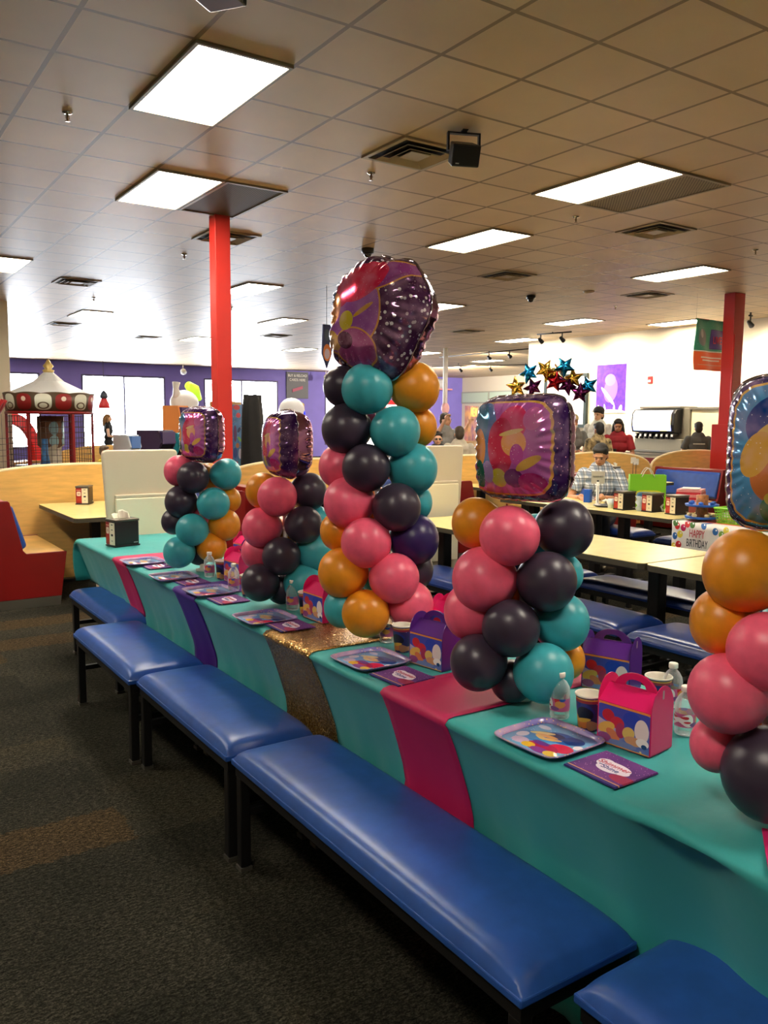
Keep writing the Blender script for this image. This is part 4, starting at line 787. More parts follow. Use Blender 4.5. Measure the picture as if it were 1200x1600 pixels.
MB().box(-.22,-.50,.95,.34,.55,.985).build('top_cap',M('cap_grey',(110,104,92),.4),sd)
ib=thing('ice_bin','cream ice bin box joined at the right of the soda machine','ice bin',(15.10,10.60,.945)); MB().box(-.10,-.33,.0,.36,.33,.30).build('bin_base',dark,ib); MB().box(-.10,-.33,.30,.36,.33,.92).build('bin_box',M('bin_cream',(228,216,176),.45),ib,bevel=.01); MB().box(-.14,-.36,.92,.38,.36,.965).build('lid',M('cap_grey',(110,104,92),.4),ib)
ib=thing('menu_screen','second lit drinks machine peeking out right of the red column','drinks machine',(15.10,9.55,0)); MB().box(-.3,-.45,0,.36,.45,.945).build('counter_body',M('counter_cream',(216,204,170),.5),ib); MB().box(-.2,-.42,.945,.36,.42,1.98).build('cabinet',gs,ib,bevel=.01); MB().box(-.215,-.38,1.35,-.20,.38,1.88).build('lit_screen',scm,ib)
po=thing('wall_poster','purple wall poster with a white grassy burst along its bottom','poster',(15.53,13.56,2.40))
pm=printed('poster_print',(86,34,170),[('e',.0,-.60,.5,.09,(240,236,248)),('e',-.30,-.52,.05,.12,(240,236,248),.3),('e',-.12,-.50,.03,.10,(240,236,248)),('e',.16,-.50,.03,.12,(240,236,248),-.2),('e',.34,-.50,.04,.10,(240,236,248),-.3),('e',.0,-.05,.20,.30,(150,110,220),.2),('e',.02,.18,.16,.14,(170,130,230)),('e',.08,-.2,.30,.05,(214,200,240),.8)],ax=(1,2),rough=.4,base2=(104,50,196))
MB().box(-.012,-.44,-.58,.0,.44,.54).build('poster_sheet',pm,po); MB().box(0,-.46,-.60,.015,.46,.56).build('backing_board',white,po)
al=thing('fire_alarm','small red fire alarm strobe on the right wall','fire alarm',(15.54,12.43,2.54)); MB().box(-.04,-.06,-.08,0,.06,.08).build('alarm_box',red,al,bevel=.006); MB().box(-.055,-.03,-.05,-.04,.03,0).build('strobe_lens',white,al)
sc_=thing('projection_screen','large bright white screen with a dark frame behind the star balloons','screen',(15.50,15.0,2.15)); MB().box(-.02,-.66,-.62,0,.62,.55).build('screen_surface',M('screen_white',(240,246,246),.5),sc_)
MB().box(-.05,-.74,-.70,.03,-.66,.62).box(-.05,.62,-.70,.03,.70,.62).box(-.05,-.66,.55,.03,.62,.62).box(-.05,-.66,-.70,.03,.62,-.62).build('dark_frame',M('frame_green_black',(30,44,42),.4),sc_)
# hanging banner by the right red column
bn=thing('hanging_banner','green and orange vinyl banner reading LIVE hanging beside the right red column','banner',(12.25,8.62,2.86),.05)
bm_=printed('banner_print',(60,150,120),[('r',0,-.26,.6,.15,(246,106,56)),('r',0,-.10,.6,.008,(236,232,220)),('r',.20,.10,.22,.16,(56,40,110)),('r',.20,.10,.205,.145,(80,56,140)),('e',-.25,.12,.13,.14,(120,130,130)),('e',-.27,.18,.05,.07,(180,180,180)),('r',0,-.20,.28,.012,(240,220,200)),('r',0,-.245,.24,.012,(240,220,200)),('r',0,-.32,.33,.005,(230,170,140))],ax=(0,2),rough=.45,speck=(26,.12,(120,190,170)))
s=MB(); s.grid(lambda i,j:(-.46+.92*i/24,.02*sin(i*.5+j*.3),-.41+.82*j/16),25,17); s.build('banner_sheet',bm_,bn,solid=.002)
text('LIVE!',.17,M('live_red',(230,60,70),.5),bn,(.14,-.04,.08),(PI/2,0,0),ext=.002,sx=.8)
MB().tube([(-.46,0,.41),(.46,0,.41)],.008,6).tube([(-.44,0,.41),(-.44,0,.80)],.002,4).tube([(.40,0,.41),(.40,0,.80)],.002,4).build('hanging_rod',M('chrome',(190,186,178),.15,1),bn)
# star balloon cluster
def star(r1=.11,r2=.052,T=.035):
    s=MB()
    pts=[]
    for k in range(10):
        a=PI/2+2*PI*k/10; r_=r1 if k%2==0 else r2; pts.append((r_*cos(a),r_*sin(a)))
    N2=[]; 
    for k in range(10):
        p,q=pts[k],pts[(k+1)%10]
        for u in(0,.33,.66): N2.append((p[0]*(1-u)+q[0]*u,p[1]*(1-u)+q[1]*u))
    n_=len(N2)
    for sd_ in(-1,1):
        v=[(0,sd_*T,0)]
        for q in(.25,.5,.75,.92,1): v+=[(x*q,sd_*T*(1-q**2.2)**.7,z*q) for x,z in N2]
        f=[(0,1+(i+1)%n_,1+i) for i in range(n_)]
        for j in range(4): f+=[(1+j*n_+i,1+j*n_+(i+1)%n_,1+(j+1)*n_+(i+1)%n_,1+(j+1)*n_+i) for i in range(n_)]
        s.add(v,f,0,True)
    return s
sm={}
for nm,c in dict(blue=(20,120,180),gold=(206,160,60),red=(150,20,30),purple=(84,24,70),yellow=(240,224,90),peach=(244,190,150)).items(): sm[nm]=star().mesh('star_'+nm,M('foil_'+nm,c,.14,.9))
for k,(px,pz,nm,l) in enumerate([(6.93,2.20,'blue','blue foil star at the left of the star cluster'),(6.88,2.04,'gold','gold foil star at the lower left of the cluster'),(7.09,2.24,'gold','gold foil star tucked behind the left blue star'),(7.2,2.21,'yellow','pale yellow foil star in the upper middle of the cluster'),(7.29,2.20,'peach','peach foil star right of the pale yellow star'),
  (7.31,2.28,'blue','blue foil star at the very top of the cluster'),(7.21,2.10,'red','dark red foil star in the middle of the cluster'),(7.35,2.06,'purple','dark purple foil star in the middle of the cluster'),(7.43,2.14,'gold','gold foil star right of the top blue star'),(7.55,2.05,'blue','blue foil star at the right end of the cluster'),(7.00,2.03,'purple','purple foil star under the left blue star'),(7.45,1.97,'purple','lowest dark foil star at the right side of the cluster')]):
    o=bpy.data.objects.new('star_balloon',sm[nm]); col.objects.link(o); y=7.29-(px-7.25)*.75+random.uniform(-.08,.08); o.location=(px+.10,y-.05,pz-.03); a=math.atan2(-px,y)+random.uniform(-.5,.5)
    o.rotation_euler=(random.uniform(-.3,.3),random.uniform(-.6,.6),-.75+random.uniform(-.5,.5)); o.scale=(1.25,1.5,1.25); tag(o,l,'star balloon','foil star balloons behind the square foil balloon')
t=thing('balloon_weight','balloon weight holding the star balloon cluster on a booth table','balloon weight',(7.2,7.6,.76)); MB().lathe([(.04,0),(.045,.05),(.01,.09)],14).build('weight_body',M('foil_red',(150,20,30),.14,.9),t)
MB().tube([(0,0,.08),(.02,-.12,.6),(.0,-.28,1.2)],.004,5).build('ribbon',white,t)
# ================================================================ far game area
# carousel coin machine
cr=thing('carousel_game','carousel shaped arcade game with scroll painted valance, white cone roof and red posts','arcade game',(3.28,15.30,0),.55)
K=.93; NS=12
def hexring(r,z): return [(r*cos(2*PI*(k+.5)/NS),r*sin(2*PI*(k+.5)/NS),z) for k in range(NS)]
MB().lathe([(.70,0),(.70,.10),(.74,.12),(.74,.62),(.78,.64),(.78,.72),(.5,.74)],NS).build('base_cabinet',M('arcade_red',(140,20,24),.4),cr)
MB().lathe([(.60,.74),(.60,.78),(.30,.80)],NS).build('prize_bed',printed('prize_print',(90,70,30),[],speck=(30,.3,(210,190,120)),base2=(60,80,150),rough=.4),cr)
vp=printed('valance_scroll',(92,72,46),[],rough=.45); n=N(vp); s_=n.sep(n.obj()); ang=n.math('ARCTAN2',s_[1],s_[0]); u=n.math('FRACT',n.math('MULTIPLY',ang,14/(2*PI))); w=n.math('SUBTRACT',s_[2],1.86)
du=n.math('MULTIPLY',n.math('ABSOLUTE',n.math('SUBTRACT',u,.5)),2); dv=n.math('DIVIDE',n.math('ABSOLUTE',w),.15)
cell=n.math('GREATER_THAN',n.math('FRACT',n.math('MULTIPLY',ang,7/(2*PI))),.5)
m1=n.math('LESS_THAN',n.math('ADD',n.math('POWER',du,2.5),n.math('POWER',dv,4)),.62)
eyes=n.math('LESS_THAN',n.math('ADD',n.math('POWER',n.math('DIVIDE',du,.55),2),n.math('POWER',n.math('DIVIDE',w,.02),2)),1)
st=n.math('LESS_THAN',n.math('ADD',n.math('POWER',n.math('DIVIDE',du,.25),2),n.math('POWER',n.math('DIVIDE',n.math('SUBTRACT',w,.05),.04),2)),1)
a_=n.mix(n.math('LESS_THAN',n.math('ABSOLUTE',n.math('SUBTRACT',n.math('ADD',n.math('POWER',n.math('DIVIDE',du,.5),2),n.math('POWER',n.math('DIVIDE',n.math('ADD',w,.06),.05),2)),1)),.35),lin((226,226,206)),lin((90,70,40))); b_=n.mix(st,lin((150,34,34)),lin((240,220,200)))
n.link(n.mix(m1,lin((84,66,44)),n.mix(cell,a_,b_)),n.b.inputs['Base Color'])
s=MB(); sg=80
v=[(.70*cos(2*PI*i/sg),.70*sin(2*PI*i/sg),1.70) for i in range(sg)]+[(.74*cos(2*PI*i/sg),.74*sin(2*PI*i/sg),2.0+.02*abs(sin(5*2*PI*i/sg))) for i in range(sg)]
s.add(v,[(i,(i+1)%sg,sg+(i+1)%sg,sg+i) for i in range(sg)],0,True).build('painted_valance',vp,cr,solid=.02)
MB().lathe([(.70,1.66),(.72,1.66),(.72,1.70),(.68,1.71)],48).build('valance_rail',M('arcade_red',(140,20,24),.4),cr)
MB().lathe([(.73,2.0),(.50,2.10),(.25,2.22),(.12,2.34),(.07,2.38)],NS*2,smooth=False).build('cone_roof',M('roof_white',(238,240,240),.5),cr)
MB().lathe([(.08,2.37),(.10,2.41),(.05,2.43),(.09,2.48),(.05,2.53),(.01,2.60)],20).build('finial',M('finial_gold',(226,196,120),.35,.4),cr)
dm=printed('drum_print',(120,84,60),[('e',-.10,1.42,.07,.12,(130,170,180)),('e',.10,1.42,.07,.12,(130,170,180)),('e',-.10,1.2,.07,.10,(150,186,190)),('e',.10,1.2,.07,.10,(150,186,190)),('r',0,.92,.3,.16,(226,214,190)),('e',-.09,1.04,.07,.1,(206,196,170)),('e',.09,1.04,.07,.1,(206,196,170))],rough=.4)
MB().lathe([(.15,.78),(.17,.82),(.17,1.08),(.22,1.12),(.22,1.62)],28).build('centre_drum',dm,cr)
for k in range(6):
    a=2*PI*k/6+.3; MB().box(-.022,-.022,.72,.022,.022,1.67,mat=Matrix.Translation((.69*cos(a),.69*sin(a),0))@Matrix.Rotation(a,4,'Z')).build('red_post',M('arcade_red',(140,20,24),.4),cr)
for k in range(6):
    a=2*PI*(k+.5)/6+.3; s=MB(); T=Matrix.Rotation(a,4,'Z')@Matrix.Translation((.60,0,0)); hw=.33
    for i in range(9): y=-hw+2*hw*i/8; s.tube([(0,y,.74),(0,y,1.64)],.004,4,mat=T)
    for i in range(10): z=.78+.094*i; s.tube([(0,-hw,z),(0,hw,z)],.004,4,mat=T)
    s.build('wire_grid',M('wire_brown',(70,54,48),.5),cr)
MB().lathe([(.09,.78),(.06,.95),(.05,1.0),(.05,1.24),(.055,1.25)],16,cx=-.42,cy=-.30).build('blue_prize_tower',varied('prize_blue',(70,130,190),.4,20,.3),cr)
# red ring game beside it
rg=thing('ring_game','red arched ring game with a curved track, seen through the carousel wires','arcade game',(3.0,17.4,0),.59)
MB().box(-.75,-.3,0,.75,.3,.75).build('cabinet',varied('cabinet_maple',(196,140,70),.5,4,.1),rg)
s=MB(); ri,ro=.55,.75
v=[];NN=28
for k in range(NN+1):
    a=PI*k/NN; v+=[(ri*cos(a),-.05,.75+ri*sin(a)*1.3),(ro*cos(a),-.05,.75+ro*sin(a)*1.25)]
s.add(v,[(2*k,2*k+2,2*k+3,2*k+1) for k in range(NN)],0,False).build('red_arch',M('arch_red',(206,30,36),.4),rg,solid=.1)
# leaning net frame at far left
nf=thing('net_game','red leaning net frame of a ball game at the far left edge','arcade game',(2.30,13.9,0),.59)
MB().tube([(-.75,0,.75),(.0,.0,1.86)],.028,8).tube([(-.45,.35,.75),(.06,.0,1.86)],.028,8).build('leaning_bar',M('arcade_red',(140,20,24),.4),nf)
MB().box(-1.0,-.1,0,.35,.5,.72).build('cabinet',M('arcade_dark_red',(100,24,28),.45),nf,bevel=.01); MB().box(-1.0,-.12,.66,.37,.52,.76).build('ledge',M('arcade_red',(140,20,24),.4),nf)
s=MB()
for i in range(12): x=-.95+.10*i; s.tube([(x,.2,.76),(x,.2,1.15+max(0,min(.5,(x+.9)*.8)))],.0035,4)
for j in range(6): z=.82+.09*j; s.tube([(-.95,.2,z),(.25,.2,z)],.0035,4)
s.build('ball_net',M('wire_brown',(70,54,48),.5),nf)
# a maple booth divider far away behind
dv=thing('booth_divider','low maple partition far behind the carousel game, beside the woman in black','divider',(5.3,18.9,0),.0,'arched maple booth dividers')
MB().prism([(-1.2,0),(1.2,0)]+[(1.2*cos(PI*k/20),.75+.25*sin(PI*k/20)) for k in range(21)],0,.05,'y').build('panel',wood,dv)
# red pendant shade
pl=thing('pendant_lamp','small red pendant shade hanging before the left windows','pendant lamp',(5.64,20.5,1.83)); MB().lathe([(.13,0),(.12,.10),(.07,.22),(.05,.30)],24,cap=False).build('red_shade',M('shade_red',(220,50,60),.4),pl,solid=.004); MB().lathe([(.10,.24),(.08,.34),(.03,.42)],20).build('dark_cap',M('cap_slate',(60,70,90),.4),pl); MB().tube([(0,0,.4),(0,0,1.83)],.006,5).build('cord',dark,pl)
# arcade cabinets
def cab(name,label,loc,w,d,h,mats,rz=.59,topc=None,front=None):
    t=thing(name,label,'arcade game',loc,rz); MB().prism([(-d/2,0),(d/2,0),(d/2,h),(-d/2+.05,h),(-d/2-.02,h*.82),(-d/2+.12,h*.62),(-d/2,h*.5)],-w/2,w/2,'x').build('cabinet_body',mats,t,bevel=.01)
    MB().box(-w/2+.04,-d/2-.025,h*.80,w/2-.04,-d/2+.05,h*.98).build('marquee',front or M('marquee_purple',(60,40,100),.3),t)
    MB().box(-w/2+.05,-d/2-.03,h*.48,w/2-.05,-d/2+.10,h*.52).build('control_panel',dark,t)
    MB().prism([(-d/2+.10,h*.62),(-d/2+.0,h*.79),(-d/2+.03,h*.79),(-d/2+.13,h*.62)],-w/2+.05,w/2-.05,'x').build('screen_glass',M('dark_glass',(20,16,30),.1),t)
    return t
cab('arcade_cabinet','dark purple arcade cabinet with a wide screen above the first white seat',(5.66,16.85,0),.50,.6,1.36,M('cabinet_plum',(52,34,70),.4))
cab('arcade_cabinet','teal sided arcade cabinet right of the dark purple one',(6.12,17.15,0),.22,.5,1.30,M('cabinet_teal',(40,150,160),.4))
cab('arcade_cabinet','orange arcade cabinet behind the farthest foil balloon',(6.95,19.2,0),.40,.5,1.90,M('cabinet_orange',(230,140,70),.45))
cab('arcade_cabinet','white glowing ride tower left of the dark purple cabinet',(4.87,16.2,0),.34,.4,1.28,M('ride_white',(226,236,246),.3),front=M('ride_blue',(90,140,220),.3))
t=thing('arcade_cabinet','tall game cabinet with blue cartoon poster side right of the left red column','arcade game',(6.64,15.0,0),.59)
pm2=printed('cabinet_poster_print',(70,130,190),[('e',-.02,.55,.12,.05,(210,40,60)),('e',.04,.40,.08,.05,(210,40,60)),('e',-.08,.05,.06,.16,(110,60,120)),('e',.06,.12,.07,.04,(40,60,110),.6),('e',.08,-.06,.08,.03,(120,190,90),-.6),('e',.0,-.18,.06,.05,(220,140,90)),('e',-.08,-.32,.07,.10,(60,90,170)),('e',.09,-.34,.06,.10,(220,220,236)),('e',-.04,-.54,.08,.05,(200,60,70)),('e',.06,-.52,.05,.08,(80,160,190))],rough=.4,base2=(90,150,210),speck=(18,.14,(226,200,120)))
MB().box(-.19,.02,0,.19,.5,1.93).build('cabinet_body',M('cabinet_maple_plain',(206,156,90),.5),t,bevel=.01); pp=MB().box(-.165,.0,-.64,.165,.02,.60).build('poster_panel',pm2,t,loc=(0,0,1.27)); MB().lathe([(.09,0),(.07,.05),(.01,.07)],16,cy=.2,cz=1.93).build('orange_topper',M('topper_orange',(226,120,60),.4),t)
t=thing('draped_figure','tall black draped shape standing by the window, two bumps on top','covered figure',(6.82,14.7,0),.59)
s=MB(); NT=36
def dr(i,j):
    a=2*PI*i/NT; q=j/22; z=2.10*q; r_=.21*(1+.25*(1-q))*(1-.45*max(0,q-.75)**1.2*2.5)+.012*sin(7*a+3*q)
    if j==22: r_*=.25
    bump=.06*math.exp(-((abs(cos(a))-.6)/.3)**2) if j==21 else 0
    return (r_*cos(a),r_*.9*sin(a),z+bump-.04*(j==22))
s.grid(dr,NT,23,closed_u=True); s.add([dr(i,22) for i in range(NT)],[tuple(range(NT))]); s.build('black_drape',varied('black_drape_cloth',(20,18,20),.7,6,.3),t)
t=thing('helmet_game','white domed kiddie ride with yellow stripe and blue lamp behind the second foil balloon','ride',(8.0,15.35,0),.59)
MB().ball((0,0,1.78),.30,.26,.26).build('white_dome',M('dome_white',(246,246,250),.35),t); MB().prism([(.14,1.95),(.24,1.92),(.32,1.50),(.34,1.10),(.24,1.10),(.22,1.6)],-.16,.0,'y').build('yellow_stripe',M('stripe_yellow',(244,214,40),.4),t); MB().ball((.10,-.22,1.72),.05,.04,.07).build('blue_lamp',M('lamp_blue',(30,50,220),.3,emit=.6),t); MB().box(-.25,-.2,0,.30,.25,1.6).build('ride_body',white,t,bevel=.05)
t=thing('prize_shelf','low wooden prize case with mixed small toys right of the second foil balloon','display case',(8.9,14.6,0),.59); MB().box(-.4,-.2,0,.4,.3,.9).build('case_body',M('case_dark_red',(120,40,40),.5),t); MB().box(-.36,-.18,.9,.36,.28,1.3).build('toy_display',printed('toy_print',(150,120,110),[],speck=(14,.3,(240,230,220)),base2=(70,80,150),rough=.5),t); MB().box(-.4,-.2,1.3,.4,.3,1.34).build('top_rail',M('case_dark_red',(120,40,40),.5),t)
# inflated characters replaced by plain shapes: white blob with green cap
t=thing('window_display','overexposed white figure display with a lime green top before the windows','display',(7.75,20.6,0),.59)
MB().box(-.5,-.2,0,.5,.3,1.75).build('plinth',white,t); MB().ball((-.12,0,2.0),.45,.3,.32).build('white_body',M('display_white',(248,248,250),.5),t); MB().tube([(-.42,0,2.1),(-.46,0,2.35),(-.44,0,2.5)],[.12,.07,.10],12).build('raised_stalk',M('display_white',(248,248,250),.5),t); MB().tube([(-.02,-.05,2.45),(.22,-.05,2.33),(.48,-.05,2.10)],[.10,.16,.06],14).build('lime_top',M('lime_bright',(190,240,60),.5,emit=.4),t)  # slight emission on the lime top stands in for overexposure by the windows
# reload sign
t=thing('hanging_sign','dark grey hanging sign reading BUY & RELOAD CARDS HERE on the purple wall','sign',(16.93,31.995,3.05)); MB().box(-.52,-.05,-.56,.52,.0,.56).build('sign_board',M('sign_slate',(70,74,92),.5),t)
wt=M('sign_white_text',(236,236,240),.5); text('BUY & RELOAD',.155,wt,t,(0,-.06,.40),(PI/2,0,0),ext=.002,sx=.85); text('CARDS HERE',.155,wt,t,(0,-.06,.22),(PI/2,0,0),ext=.002,sx=.85)
MB().prism([(-.25,-.3),(.25,-.15),(.25,-.02),(-.25,-.17)],-.075,-.05,'y').build('card_picture',M('card_plum',(150,40,90),.5),t)
t=thing('hanging_sign','navy and orange pointed ornament sign hanging left of the biggest foil balloon','sign',(6.60,11.48,2.74),.1)
MB().prism([(-.075,.33),(.075,.33),(.09,-.12),(0,-.34),(-.09,-.12)],-.012,.012,'y').build('pointed_board',printed('ornament_print',(30,40,90),[('e',0,-.10,.075,.13,(230,130,60)),('e',0,-.12,.05,.08,(220,200,210)),('e',0,.17,.05,.09,(50,70,90))],rough=.4),t); MB().tube([(0,0,.33),(0,0,.92)],.004,5).build('cord',dark,t)
t=thing('hanging_sign','small white and blue hanging sign at the top of the second window','sign',(10.9,26.0,3.2),.4); MB().box(-.12,-.02,-.2,.12,.02,.2).build('sign_board',printed('little_sign_print',(226,232,246),[('e',0,.05,.06,.08,(70,110,220))],rough=.4),t); MB().tube([(0,0,.2),(0,0,.46)],.005,5).build('cord',dark,t)
# glimpse of the prize area between the columns
t=thing('support_pole','white ceiling pole with a pink end, right of the tallest balloon column','pole',(14.97,19.2,0)); MB().tube([(0,0,1.9),(0,0,3.66)],.07,12).build('white_pole',M('pole_white',(246,244,244),.5),t); MB().ball((0,-.02,1.95),.13,.1,.17).build('pink_end',M('pole_pink',(240,190,196),.5),t)
t=thing('prize_wall','red framed lit prize window on the purple wall','display case',(21.6,31.85,0)); MB().box(-1.2,-.2,.3,1.0,.1,2.3).build('lit_back',M('case_light',(250,246,240),.5,emit=1.2),t); MB().box(-1.3,-.26,2.3,1.1,.1,2.5).box(1.0,-.26,.3,1.12,.1,2.3).build('red_frame',M('frame_red',(190,30,40),.4),t)
for x,z,l in [(24.4,3.1,'grey prize cap on a pink shelf high on the purple wall')]:
    t=thing('wall_shelf',l,'shelf',(x,31.7,z)); MB().box(-.6,-.2,-.06,.6,.28,0).build('pink_board',M('shelf_pink',(230,150,160),.5),t); MB().ball((0,0,.22),.42,.25,.26).build('plush_cap',M('plush_grey',(180,180,190),.8),t)
t=thing('redemption_counter','counter with neon letters and small toys, far right background','counter',(15.2,17.7,0),.6)
MB().box(-1.0,0,0,.9,.5,1.05).build('counter_body',M('counter_tan',(196,160,120),.5),t); MB().box(-.6,.3,1.05,.4,.4,2.0).build('back_panel',varied('neon_panel',(130,60,150),.4,3,.3,c2=(250,190,120)),t)
MB().box(-.75,-.05,1.1,-.3,.0,1.55).build('dark_monitor',dark,t); text('NEW',.36,M('neon_gold',(240,190,90),.4,emit=1.0),t,(-.1,.28,1.82),(PI/2,0,0),ext=.004,sx=.8)
# ================================================================ people
SK={'tan':(206,150,116),'light':(228,178,146),'brown':(170,116,84)}
def person(label,loc,rz,skin='tan',hair=(24,20,18),shirt=(90,90,92),pants=(36,38,46),h=1.75,pose='stand',arms=None,longhair=False,cap=None,beard=None,pitch=0,turn=0,shirtmat=None,glasses=False,sleeve=.5,vox=.011):
    t=thing('person',label,'person',loc,rz); k=h/1.75
    sk=M('skin_'+skin,SK[skin],.5); b=sk.node_tree.nodes['Principled BSDF']; b.inputs['Subsurface Weight'].default_value=.08; b.inputs['Subsurface Scale'].default_value=.02
    dz=0 if pose=='stand' else -.41
    V=lambda p:(p[0]*k,p[1]*k,p[2]*k)
    arms=arms or [((-.24,.02,1.12),(-.25,-.06,.88)),((.24,.02,1.12),(.25,-.06,.88))]
    def torso(s,o):
        for z,rx,ry,y in [(.93,.160,.115,0),(1.08,.145,.105,0),(1.26,.162,.115,-.005),(1.37,.165,.105,0),(1.43,.12,.08,0)]: s.ball(V((0,y,z+dz)),(rx+o)*k,(ry+o)*k,(.11+o)*k,14,8)
        s.ball(V((0,0,1.40+dz)),(.185+o)*k,(.065+o)*k,(.055+o)*k,14,8)
    def leg(s,sg,o):
        if pose=='stand': P=[(.085*sg,0,.92),(.095*sg,-.01,.50),(.10*sg,.01,.09)]
        else: P=[(.085*sg,-.02,.54),(.13*sg,-.44,.53),(.13*sg,-.40,.09)]
        s.tube([V(P[0]),V(P[1])],[(.088+o)*k,(.058+o)*k],12).ball(V(P[1]),(.058+o)*k,seg=12).tube([V(P[1]),V(tuple((P[1][i]+P[2][i])/2 for i in range(3))),V(P[2])],[(.055+o)*k,(.054+o)*k,(.036+o)*k],12).ball(V(P[0]),(.088+o)*k,seg=12); return P
    def arm(s,sg,o,e,w,full=1.0):
        S=(.185*sg,0,1.40+dz); E=(e[0],e[1],e[2]+dz); Wp=(w[0],w[1],w[2]+dz)
        if full<=.5: E2=tuple(S[i]+(E[i]-S[i])*full*2*.72 for i in range(3)); s.tube([V(S),V(E2)],[(.052+o)*k,(.046+o*1.6)*k],12).ball(V(S),(.056+o)*k,seg=12); return
        s.ball(V(S),(.056+o)*k,seg=12).tube([V(S),V(E)],[(.050+o)*k,(.037+o)*k],12).ball(V(E),(.038+o)*k,seg=12).tube([V(E),V(Wp)],[(.037+o)*k,(.025+o)*k],12)
        return Vector(E),Vector(Wp)
    B=MB(); torso(B,0); T=Matrix.Translation(V((0,-.005,1.49+dz)))@Matrix.Rotation(turn,4,'Z')@Matrix.Rotation(pitch,4,'X')@Matrix.Diagonal((k,k,k,1))
    B.tube([V((0,.01,1.40+dz)),V((0,-.005,1.54+dz))],[.056*k,.05*k],12)
    for c,r3 in [((0,.012,.150),(.074,.094,.092)),((0,-.030,.085),(.056,.062,.062)),((0,-.065,.055),(.026,.022,.02)),((0,-.096,.105),(.012,.018,.022)),((-.074,.01,.11),(.01,.018,.028)),((.074,.01,.11),(.01,.018,.028)),((0,-.078,.145),(.045,.015,.012))]: B.ball(c,*r3,seg=18,rings=12,mat=T)
    for sg in(-1,1):
        P=leg(B,sg,0); B.ball(V((P[2][0],P[2][1]-.06,.045)),.045*k,.12*k,.045*k)
        E,Wp=arm(B,sg,0,*arms[0 if sg<0 else 1]); d=(Wp-E).normalized(); sd_=Vector((sg,0,0)); sd_=(sd_-d*sd_.dot(d)).normalized(); 
        c=Wp+d*.045; up_=d.cross(sd_)
        B.ball(V(c),.034*k,.034*k,.040*k,12,8)
        for q in range(4):
            o_=sd_*(.027-.018*q); ln=(.062,.072,.068,.052)[q]; b0=c+o_+d*.02; b1=b0+d*ln*.6-up_*.012*sg; b2=b1+d*ln*.35-up_*.028*sg
            B.tube([V(b0),V(b1),V(b2)],[.0095*k,.009*k,.007*k],7)
        b0=c-sd_*.028-d*.01; B.tube([V(b0),V(b0-sd_*.025+d*.025),V(b0-sd_*.028+d*.052)],[.012*k,.010*k,.008*k],7)
    o=B.build('body',sk,t); q=o.modifiers.new('skin','REMESH'); q.mode='VOXEL'; q.voxel_size=vox*.75; q.use_smooth_shade=True
    s=MB(); torso(s,.018)
    for sg in(-1,1): arm(s,sg,.016,*arms[0 if sg<0 else 1],full=sleeve)
    o=s.build('shirt',shirtmat or varied('shirt_%d_%d_%d'%shirt,shirt,.8,9,.12),t); q=o.modifiers.new('cloth','REMESH'); q.mode='VOXEL'; q.voxel_size=vox; q.use_smooth_shade=True
    s=MB()
    for sg in(-1,1): leg(s,sg,.016)
    s.ball(V((0,0,.92+dz)),.172*k,.13*k,.10*k); o=s.build('trousers',varied('trousers_%d'%pants[0],pants,.85,12,.15),t); q=o.modifiers.new('cloth','REMESH'); q.mode='VOXEL'; q.voxel_size=vox; q.use_smooth_shade=True
    for sg in(-1,1): 
        P=[(.10*sg,.01)] if pose=='stand' else [(.13*sg,-.40)]
        MB().ball(V((P[0][0],P[0][1]-.06,.045)),.054*k,.135*k,.044*k).build('shoe',dark,t)
    for sg in(-1,1): MB().ball((.029*sg,-.088,.122),.011,.006,.006,10,6,mat=T).build('eye',M('eye_dark',(24,18,16),.3),t); MB().ball((.029*sg,-.091,.140),.017,.006,.004,10,6,mat=T).build('eyebrow',M('hair_%d'%hair[0],hair,.6),t)
    MB().ball((0,-.087,.068),.020,.006,.005,10,6,mat=T).build('mouth',M('lip',(150,80,76),.5),t)
    hm=M('hair_%d'%hair[0],hair,.6); s=MB(); s.ball((0,.020,.170),.082,.096,.088,20,12,mat=T).ball((0,.055,.115),.074,.062,.085,16,10,mat=T)
    for j in range(9): a=PI*j/8; s.ball((.056*cos(a),-.030-.028*sin(a),.205),.024,.026,.022,10,6,mat=T)
    if longhair: s.tube([(0,.06,.18),(0,.085,.05),(0,.10,-.12)],[.075,.085,.05],14,mat=T).tube([(-.066,.02,.16),(-.08,.01,.02),(-.075,.0,-.10)],[.03,.034,.02],10,mat=T).tube([(.066,.02,.16),(.08,.01,.02),(.075,.0,-.10)],[.03,.034,.02],10,mat=T)
    o=s.build('hair',hm,t); q=o.modifiers.new('hair','REMESH'); q.mode='VOXEL'; q.voxel_size=.009; q.use_smooth_shade=True
    if cap: MB().ball((0,.012,.195),.090,.104,.078,20,10,mat=T).prism([(.07*cos(PI*j/10),-.07-.09*sin(PI*j/10)) for j in range(11)],.178,.188,mat=T).build('cap',M('cap_%d'%cap[0],cap,.7),t)
    if beard: MB().ball((0,-.042,.058),.052,.052,.044,14,8,mat=T).build('beard',M('beard_grey',beard,.8),t)
    if glasses: MB().ball((-.03,-.098,.122),.022,.006,.014,12,6,mat=T).ball((.03,-.098,.122),.022,.006,.014,12,6,mat=T).box(-.072,-.098,.124,.072,-.094,.130,mat=T).build('sunglasses',dark,t)
    return t
plaid=M('plaid_shirt_cloth',(226,228,230),.75); n=N(plaid); s_=n.sep(n.obj())
def stripes(v,f,w,ph=0): return n.math('LESS_THAN',n.math('FRACT',n.math('ADD',n.math('MULTIPLY',v,f),ph)),w)
hx=n.math('ADD',s_[0],s_[1]); vz=s_[2]
